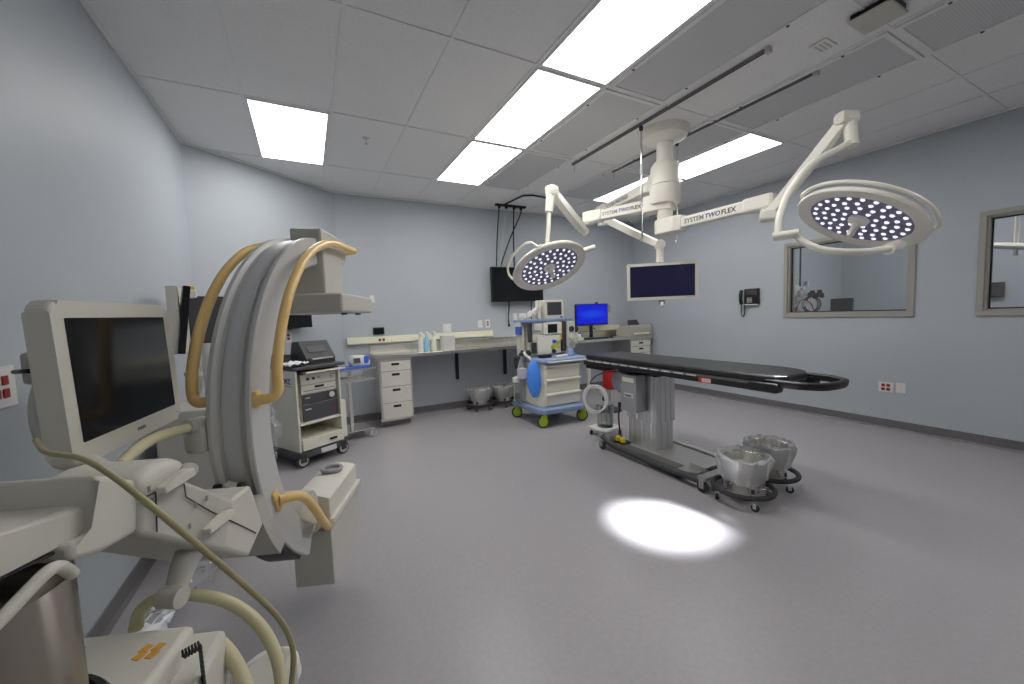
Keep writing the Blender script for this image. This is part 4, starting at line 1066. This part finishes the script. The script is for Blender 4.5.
# upper frame
for sx in (-.29, .36): MB().b2((sx - .03, .10, .845), (sx + .03, .22, 1.32), .008).build('upright', OFFW, an)
MB().b2((-.32, .0, 1.31), (.46, .30, 1.345), .008).build('top_shelf', BLUE, an)
MB().b2((-.22, .04, .86), (.10, .22, 1.31), .008).build('ventilator_housing', CREAM, an)
scr = MB().b2((-.02, -.01, 1.14), (.26, .08, 1.30), .008).build('ventilator_display', CREAM, an)
MB().b2((.04, -.014, 1.16), (.19, -.009, 1.275)).build('screen', BLACKS, scr)
MB().b2((-.12, .0, .88), (.25, .10, 1.13), .008).build('ventilator_panel', CREAM, an)
MB().b2((.255, -.005, 1.06), (.275, .03, 1.30), .004).build('yellow_strip', YEL, an)
MB().b2((-.20, .0, .90), (-.13, .035, 1.04), .008).build('bellows_window', CHAR, an)
MB().b2((-.25, -.03, 1.05), (-.21, .04, 1.30), .006).build('flow_meter', CHAR, an)
MB().b2((-.16, -.004, 1.20), (-.05, .0385, 1.29), .004).build('label_panel', WPLAST, an)
for k, (xx, zz, m_) in enumerate(((.12, .97, LIME), (.20, .97, mat('yellow_plastic', (.72, .62, .05), .4)), (.14, 1.04, BLUEP), (.21, 1.03, LIME), (.13, .91, BLACK))):
    MB().lathe([(0, 0), (.028, 0), (.024, .03), (0, .032)], 14, M=Matrix.Translation((xx, -.0, zz)) @ Matrix.Rotation(PI / 2, 4, 'X')).build('control_knob', m_, an)
MB().b2((.27, -.02, .90), (.33, .05, 1.31), .006).build('gauge_rail', CHAR, an)
gp = MB().b2((.335, -.05, .93), (.46, .06, 1.30), .008).build('gauge_panel', OFFW2, an)
for zz, m_ in ((1.20, CHAR), (1.10, OFFW), (1.0, GREYM)):
    g_ = MB().lathe([(0, .0), (.04, 0), (.04, .012), (.03, .014), (0, .014)], 20, M=Matrix.Translation((.395, -.05, zz)) @ Matrix.Rotation(PI / 2, 4, 'X')).build('gauge', m_, gp)
MB().lathe([(0, 0), (.045, 0), (.045, .03), (0, .034)], 18, M=Matrix.Translation((.50, .02, 1.19)) @ Matrix.Rotation(PI / 2, 4, 'X')).build('vaporizer_dial', CHAR, an)
MB().lathe([(0, .99), (.05, .99), (.055, 1.0), (.055, 1.14), (.03, 1.16), (0, 1.16)], 20, (.51, .05, 0)).build('vaporizer', OFFW, an)
MB().lathe([(0, .845), (.06, .845), (.07, .86), (.05, .93), (0, .94)], 20, (.33, -.10, 0)).build('blue_canister', BLUE, an)
# left side bag, bottles and circuit
MB().at(Matrix.Translation((-.31, -.20, .60)) @ Matrix.Rotation(R(-38), 4, 'Z') @ Matrix.Diagonal((.09, .05, .24, 1))).lathe([(0, -1), (.35, -.93), (.7, -.7), (.95, -.3), (1, .05), (.9, .45), (.6, .8), (.3, .95), (0, 1)], 20).build('breathing_bag', BLUEB, an)
MB().tube([(-.28, -.12, .80), (-.33, -.14, .86), (-.34, -.05, .90), (-.30, .05, .93)], .018, 10, 5).build('bag_elbow', WPLAST, an)
MB().b2((-.40, -.02, .58), (-.29, .08, .72), .01).build('side_pack', mat('pale_lilac', (.60, .58, .68), .4), an)
MB().lathe([(0, .70), (.035, .70), (.045, .72), (.045, .86), (0, .88)], 16, (-.36, .12, 0)).build('absorber_cup', CHAR, an)
MB().lathe([(0, .25), (.05, .25), (.055, .27), (.05, .50), (.03, .54), (0, .55)], 16, (-.36, .16, 0)).build('suction_bottle', CLEARP, an)
MB().lathe([(0, .52), (.06, .52), (.06, .58), (0, .60)], 16, (-.36, .16, 0)).build('suction_lid', WPLAST, an)
mb = MB()
for k in range(5): mb.tube([(-.34 + .02 * k, .05 + .02 * k, .88), (-.38 + .02 * k, .08, .7), (-.35 + .015 * k, .10, .45), (-.30 + .02 * k, .14, .26)], .006, 6, 5)
mb.build('side_hoses', WHEELG, an)
mb = MB()
for k in range(6): mb.box((-.36 + .035 * k, .02 + .03 * (k % 3), .90 + .025 * (k % 2)), (.05, .05, .05), .012, rz=k)
mb.build('valve_block', CHAR, an)
MB().b2((-.345, .06, 1.15), (-.315, .2, 1.26), .006).build('blue_module', BLUEP, an)
# right side hooks
MB().tube([(.42, -.28, .82), (.47, -.28, .78), (.50, -.26, .70), (.49, -.26, .64)], .014, 10, 5).build('side_hook', WPLAST, an)
MB().cyl((.51, -.26, .66), (.51, -.26, .42), .026, seg=14).build('hose_holder', OFFW, an)
MB().b2((.36, .0, .40), (.46, .14, .60), .01).build('side_device', OFFW, an)
# things standing on the machine
t = thing('patient_monitor', 'small cream monitor with grey screen on top of the anesthesia machine', 'monitor', (2.80 + .18, 4.42 + .06, 1.346))
MB().b2((-.155, -.03, .0), (.155, .14, .255), .01).build('case', OFFW, t)
MB().b2((-.115, -.0335, .05), (.115, -.029, .225)).build('screen', SCRG, t)
MB().b2((.09, -.034, .01), (.13, -.029, .03)).build('button', BLUEP, t)
t = thing('sensor_bundle', 'pile of white sensors and clips on the machine top shelf left of the monitor', 'sensors', (2.80 - .13, 4.42 + .08, 1.346))
mb = MB()
for k in range(9): mb.box((-.18 + .035 * k, random.uniform(-.04, .04), .02 + .012 * k + .012), (.05, .05, .045 + .006 * k), .012, rz=k * .7)
mb.build('clips', WPLAST, t)
mb = MB(); mb.tube([(-.18, -.05, .02), (-.1, -.06, .03), (0, -.05, .10), (.06, -.04, .16), (.09, 0, .05)], .008, 8, 5); mb.build('cord', WHEELG, t)
MB().b2((.06, -.03, 0), (.11, .04, .25), .008).build('module', OFFW, t)
t = thing('face_mask_packet', 'white wrapped packet lying on the blue worktop of the machine', 'packet', (2.80 + .12, 4.42 - .2, .846), R(20))
MB().b2((-.10, -.035, 0), (.10, .035, .03), .012).build('wrapper', WPLAST, t)
t = thing('laryngoscope_case', 'dark item lying on the blue worktop, left of the white packet', 'case', (2.80 - .08, 4.42 - .12, .846), R(-10))
MB().b2((-.09, -.03, 0), (.08, .04, .04), .01).build('body', BLACK, t)

# ------------------------------------------------------------------ suction cart
t = thing('suction_cart', 'low white wheeled suction canister cart with coiled clear tubing', 'suction unit', (2.98, 3.46, 0), R(8))
MB().b2((-.15, -.14, .075), (.15, .14, .10), .008).build('platform', WPLAST, t)
for sx in (-.12, .12):
    for sy in (-.11, .11):
        a = MB(); f = MB(); caster(a, f, (sx, sy), .028, .025, .4); wq = a.build('caster', RUBBER, t)
MB().lathe([(0, .10), (.085, .10), (.09, .12), (.095, .34), (.09, .35), (.086, .34), (.082, .13), (0, .115)], 28).build('canister', CLEARP, t)
MB().cyl((.02, .0, .10), (.02, 0, .50), .011, seg=10).build('post', CHROME, t)
MB().lathe([(0, .35), (.095, .35), (.095, .365), (.05, .38), (0, .385)], 24).build('canister_lid', GREYM, t)
MB().box((0, 0, .44), (.05, .05, .10), .012).build('regulator', CHAR, t)
MB().tube([(0, 0, .46), (-.01, -.01, .52), (-.06, -.02, .54), (-.075, -.02, .48)], .016, 10, 5).build('elbow', WPLAST, t)
SWi = inv(t); cc = at(595, 399, 'D', 4.12); hx = V(CR); hx.z = 0; hx.normalize(); fy = V((-hx.y, hx.x, 0))
pts = []
for k in range(70):
    a = k / 69 * 2.3 * 2 * PI; rr = .118 + .012 * math.sin(k * .35)
    pts.append(SWi @ (cc + hx * (rr * math.cos(a)) + fy * (.02 * math.sin(k * .2)) + V((0, 0, 1.12 * rr * math.sin(a)))))
pts += [V((-.03, -.04, .45)), V((.0, -.02, .50))]
MB().tube(pts, .0095, 8, 2).build('coiled_tubing', WPLAST, t)

# red sharps item hanging beyond the table
t = thing('red_canister', 'red canister seen between the anesthesia machine and the table', 'canister', (3.47, 4.55, 0))
P = inv(t) @ at(607, 379, 'D', 5.5)
t.location = (at(609.5, 379, 'D', 5.6).x, at(609.5, 379, 'D', 5.6).y, 0)
zt_ = at(607, 370, 'D', 5.6).z; zl_ = at(607, 389, 'D', 5.6).z
MB().lathe([(0, zl_), (.085, zl_), (.095, zl_ + .02), (.095, zt_ - .02), (.085, zt_), (0, zt_)], 24).build('bin', RED, t)
MB().lathe([(.09, zt_ - .005), (.1, zt_ + .01), (.06, zt_ + .03), (0, zt_ + .03)], 24).build('lid', RED, t)
MB().cyl((0, 0, 0.02), (0, 0, zl_), .018, seg=12).build('stand_post', CHROME, t)
MB().lathe([(0, .03), (.16, .02), (.17, .0), (0, 0)], 24).build('stand_foot', CHAR, t)

# ------------------------------------------------------------------ operating table
OT = thing('operating_table', 'long black padded operating table on a silver lift column', 'operating table', (2.98, 2.60, 0))
OW = inv(OT)
ZT2 = .95
def tl(x, y, z): return (x - 2.98, y - 2.60, z)
# pad with rounded head corners
xa, xb, ya, yb = -.28, .22, -1.17, .84
pad = [(xa, yb), (xa, ya + .12), (xa + .02, ya + .05), (xa + .09, ya), (xb - .16, ya + .005), (xb - .08, ya + .05), (xb - .02, ya + .13), (xb, ya + .25), (xb, yb)]
MB().prism(pad, .905, .955, bev=.014, seg=3).build('mattress', MATT, OT)
MB().prism([(xa + .01, yb - .01), (xa + .01, ya + .1), (xa + .07, ya + .04), (xb - .14, ya + .06), (xb - .03, ya + .2), (xb - .01, yb - .01)], .885, .905).build('tabletop_plate', mat('tabletop_phenolic', (.28, .28, .28), .4), OT)
for s in (-1, 1):
    x_ = -.03 + s * .245
    rl_ = MB().b2((x_ - .022, ya + .14, .845), (x_ + .022, yb + .02, .888), .007).build('side_frame', BLACK, OT)
    mb = MB()
    for k in range(11):
        y_ = yb - .06 - k * .125; mb.b2((x_ + s * .024 - .001, y_ - .09, .889), (x_ + s * .024 + .001, y_, .899))
    mb.build('rail_clips', WPLAST, rl_)
MB().b2((xa + .01, yb - .30, .80), (xb - .01, yb + .02, .885), .012).build('foot_frame', BLACK, OT)
MB().b2((-.20, -.75, .84), (.20, .60, .885), .008).build('slide_rail', BLACKM, OT)
o = MB().box((xa - .024, -.64, .868), (.004, .10, .032), .001).build('pink_label', PINK, OT); o['label'] = 'red and pink label'
MB().box((xa - .0245, -.60, .868), (.004, .03, .032), .001).build('label_edge', RED, OT)
# head clamp block + loop
MB().b2((xa - .03, ya + .01, .845), (xa + .06, ya + .20, .91), .012).build('head_clamp', BLACK, OT)
MB().b2((xb - .06, ya + .01, .845), (xb + .03, ya + .20, .91), .012).build('head_clamp', BLACK, OT)
MB().b2((xa + .04, ya + .05, .855), (xb - .04, ya + .16, .885), .008).build('head_crossbar', BLACK, OT)
lp_ = [(xa + .02, ya + .10), (xa + .025, ya - .05), (xa + .05, ya - .13), (xa + .12, ya - .20), (-.03, ya - .215), (xb - .13, ya - .195), (xb - .07, ya - .13), (xb - .03, ya - .05), (xb - .02, ya + .10)]
pts = smooth_pts([V((x, y, 0)) for x, y in lp_], 6)
fr = []
for i, p in enumerate(pts):
    tg = (pts[min(i + 1, len(pts) - 1)] - pts[max(i - 1, 0)]).normalized(); nr = V((-tg.y, tg.x, 0))
    fr.append(lambda a, b, p=p, nr=nr: p + nr * a + V((0, 0, b)))
MB().sweep([(-.012, .885), (.012, .885), (.018, .895), (.022, .925), (.012, .932), (-.012, .932), (-.022, .925), (-.018, .895)], fr).build('head_loop', BLACK, OT)
# column: extruded, two telescopic stages
def extr(w, d, z0, z1, nf):
    P = []
    def side(p, q, n):
        p, q = V((*p, 0)), V((*q, 0)); dr = (q - p).normalized(); nm_ = V((dr.y, -dr.x, 0)); L = (q - p).length
        for k in range(n):
            s0 = L * (k + .12) / n; s1 = L * (k + .5) / n; s2 = L * (k + .56) / n; s3 = L * (k + .94) / n
            for s_, o_ in ((s0, 0), (s1, 0), (s2, -.007), (s3, -.007)): v_ = p + dr * s_ + nm_ * o_; P.append((v_.x, v_.y))
    side((-w / 2, -d / 2), (w / 2, -d / 2), nf); side((w / 2, -d / 2), (w / 2, d / 2), nf); side((w / 2, d / 2), (-w / 2, d / 2), nf); side((-w / 2, d / 2), (-w / 2, -d / 2), nf)
    return MB().prism(P, z0, z1)
cx_, cy_ = .01, .20
Mx = Matrix.Translation((cx_, cy_, 0))
def shift(mb): 
    for v in mb.bm.verts: v.co = Mx @ v.co
    return mb
shift(extr(.25, .36, .065, .36, 3)).build('lower_column', EXTR, OT)
shift(extr(.27, .39, .34, .80, 4)).build('upper_column', EXTR, OT)
MB().b2((cx_ - .19, cy_ - .25, .80), (cx_ + .19, cy_ + .25, .822), .006).build('column_cap', BLACKM, OT)
MB().b2((cx_ - .14, cy_ - .12, .822), (cx_ + .14, cy_ + .30, .85), .004).build('column_saddle', STEELP, OT)
bx_ = MB().b2((cx_ - .265, cy_ - .08, .44), (cx_ - .137, cy_ + .13, .80), .008).build('control_box', GREYM, OT)
MB().b2((cx_ - .268, cy_ - .05, .73), (cx_ - .264, cy_ + .10, .775)).build('cream_sticker', CREAM, bx_)
MB().b2((cx_ - .268, cy_ - .04, .575), (cx_ - .264, cy_ + .08, .62)).build('name_plate', WHEELG, bx_)
text('lettering', 'STERIS', .030, frameM((cx_ - .2685, cy_ + .07, .586), (0, -1, 0), (0, 0, 1)), INKK, bx_, bold=True)
# motor housing under the top beside the column
MB().lathe([(0, -.09), (.10, -.09), (.115, -.07), (.115, .07), (.10, .09), (0, .09)], 28, M=Matrix.Translation((-.10, .43, .70)) @ Matrix.Rotation(PI / 2, 4, 'Y') @ Matrix.Scale(1.0, 4, (1, 0, 0))).build('tilt_motor', GREYM, OT)
MB().b2((-.12, .36, .66), (.10, .52, .84), .02).build('motor_bracket', CHAR, OT)
# base
bs = MB().prism([(-.30, -.42), (-.22, -.52), (.14, -.52), (.20, -.42), (.24, .45), (-.27, .50)], .03, .075, bev=.01).build('base_plate', BASEM, OT)
MB().b2((-.29, -.36, .0752), (-.19, .34, .081), .002).build('tread_pad', mat('brown_tread', (.12, .11, .10), .7), bs)
for s, x_ in ((-1, -.33), (1, .26)):
    MB().tube([(x_, .52, .13), (x_, .35, .075), (x_, -.3, .065), (x_, -.66, .075)], .028, 12, 6).build('base_rail', BASEM if s > 0 else CHAR, OT)
    for y_ in (.50, -.66):
        a = MB(); f = MB(); caster(a, f, (x_ + s * .02, y_), .045, .035, PI / 2); wq = a.build('caster', RUBBER, OT); f.build('fork', BASEM, wq)
MB().b2((-.35, -.68, .08), (.28, -.60, .115), .01).build('end_crossbar', BASEM, OT)
MB().prism([(-.33, .42), (-.33, .60), (-.28, .60), (-.20, .42)], .09, .15, bev=.012).build('rear_foot', BASEM, OT)
MB().b2((-.18, -.56, .07), (.05, -.40, .12), .012).build('foot_pedal_housing', BASEM, OT)
for k in range(3): MB().box((-.12 + .08 * k, -.575, .10), (.055, .05, .02), .006, rx=.3).build('foot_pedal', BLACK, OT)
# cable and yellow foot switch
MB().tube([(-.20, .40, .46), (-.21, .41, .35), (-.21, .40, .22), (-.20, .38, .10)], .008, 8, 5).build('power_cable', BLACK, OT)
MB().lathe([(0, .44), (.02, .44), (.02, .49), (0, .49)], 12, (-.20, .40, 0)).build('cable_socket', BLACK, OT)
MB().b2((-.255, .30, .075), (-.15, .44, .10), .006).build('lock_pedal', BLACK, OT)
for y_ in (.40, .335): MB().lathe([(0, .10), (.03, .10), (.026, .14), (0, .145)], 14, (-.23, y_, 0)).build('yellow_knob', mat('yellow_knob_plastic', (.7, .52, .03), .4), OT)
MB().tube([(-.12, .48, .80), (-.28, .62, .76), (-.32, .72, .66), (-.22, .75, .62)], .006, 8, 5).build('patient_cable', BLACK, OT)

# ------------------------------------------------------------------ wall phone
P = at(751, 297, 'x', XR)
ph = thing('wall_phone', 'black desk style telephone mounted on the right wall', 'telephone', (XR, P.y, P.z), -PI / 2)
MB().prism([(-.08, -.11), (.13, -.11), (.13, .12), (-.08, .12)], -.045, -.001, Matrix(((1, 0, 0, 0), (0, 0, 1, 0), (0, 1, 0, 0), (0, 0, 0, 1))), bev=.01).build('body', BLACK, ph)
MB().b2((-.04, -.049, .03), (.11, -.044, .105)).build('screen', SCRG, ph)
mb = MB()
for i in range(4):
    for k in range(4): mb.b2((-.03 + i * .02, -.05, -.02 - k * .02), (-.018 + i * .02, -.045, -.008 - k * .02))
mb.build('keys', WHEELG, ph)
MB().b2((-.06, -.05, -.115), (.12, -.02, -.103)).build('lower_edge', CREAM, ph)
MB().tube([(-.10, -.06, .10), (-.105, -.075, .05), (-.105, -.075, -.05), (-.10, -.06, -.10)], .024, 12, 5).build('handset', BLACK, ph)
MB().tube([(-.11, -.05, -.11), (-.125, -.03, -.2), (-.11, -.03, -.27), (-.085, -.03, -.27), (-.07, -.03, -.2), (-.075, -.04, -.11)], .007, 8, 6).build('cord', BLACK, ph)

# ------------------------------------------------------------------ beyond the windows
t = thing('adjoining_pump', 'machine with looping red and clear tubes beyond the left window', 'medical machine', (6.5, 3.30 - .75, 0))
tw0 = t
def place(px, py, x): 
    return at(px, py, 'x', x)
p0 = place(806, 300, 6.6); t.location = (6.6, 3.12, 0)
MB().b2((-.2, -.22, 0), (.2, .26, 1.22), .02).build('cabinet', OFFW, t)
mb = MB()
for k in range(22): mb.box((random.uniform(-.15, .1), random.uniform(-.02, .24), 1.25 + random.uniform(0, .50)), (.06, .05, random.uniform(.05, .12)), .012, rz=k)
mb.build('pump_heads', WPLAST, t)
MB().b2((-.10, .17, 1.22), (.1, .26, 1.72), .01).build('console', WPLAST, t)
mb = MB()
for k in range(3): mb.tube([(-.1, .10 * math.cos(a / 12 * 2 * PI) + k * .02 - .1, 1.42 + .11 * math.sin(a / 12 * 2 * PI)) for a in range(13)], .007, 8, 3)
mb.build('clear_tubes', CHAR, t)
mb = MB(); mb.tube([(-.15, .10, 1.2), (-.17, .08, 1.36), (-.17, -.0, 1.50), (-.16, -.12, 1.4), (-.15, -.14, 1.2)], .007, 8, 5); mb.build('red_tube', RED, t)
mb = MB()
for k in range(6): mb.box((-.1, -.06 - .03 * k, 1.56 + .03 * math.sin(k * 2)), (.05, .05, .07), .01, rz=k)
mb.build('clamps', BLACK, t)
MB().cyl((0, .12, 1.7), (0, .12, 2.9), .012, seg=8).build('pole', CHAR, t)
p0 = place(842, 306, 6.6)
t = thing('adjoining_monitor', 'black framed display standing beyond the left window', 'monitor', (6.6, p0.y, 0))
MB().b2((-.02, -.13, 1.27), (.02, .13, 1.49), .006).build('display', CHAR, t); MB().b2((-.023, -.115, 1.285), (-.019, .115, 1.475)).build('screen', BLACKS, t)
MB().b2((-.15, -.36, 1.18), (.2, .14, 1.22), .006).build('desk', GREYM, t); MB().b2((-.1, -.3, 0), (.15, .12, 1.18), .006).build('desk_body', GREYM, t)
MB().cyl((0, 0, 1.22), (0, 0, 1.28), .02, seg=8).build('neck', CHAR, t)
p0 = place(992, 290, 8.98)
t = thing('adjoining_wall_phone', 'dark phone on the far wall seen through the right window', 'telephone', (9.0, p0.y, p0.z), -PI / 2)
MB().b2((-.12, -.06, -.11), (.12, -.001, .11), .01).build('body', CHAR, t); MB().b2((-.05, -.065, .0), (.1, -.059, .08)).build('screen', SCRG, t)
p0 = at(1016, 247, 'x', 7.4)
t = thing('adjoining_surgical_light', 'round surgical light head seen through the right window', 'surgical light', (p0.x, p0.y, p0.z))
MB().at(Matrix.Rotation(R(12), 4, 'X')).lathe([(0, .05), (.2, .04), (.30, .0), (.30, -.02), (0, -.02)], 36).build('lamp_head', LWHITE, t)
MB().at(Matrix.Rotation(R(12), 4, 'X')).lathe([(0, -.023), (.24, -.023), (.24, -.019)], 30).build('lens', LENSP, t)
MB().cyl((0, .0, -.02), (0, 0, -.10), .018, seg=10).build('sterile_handle', LWHITE, t)
MB().cyl((0, 0, .04), (0, 0, H - p0.z), .02, seg=10).build('suspension', LWHITE, t)
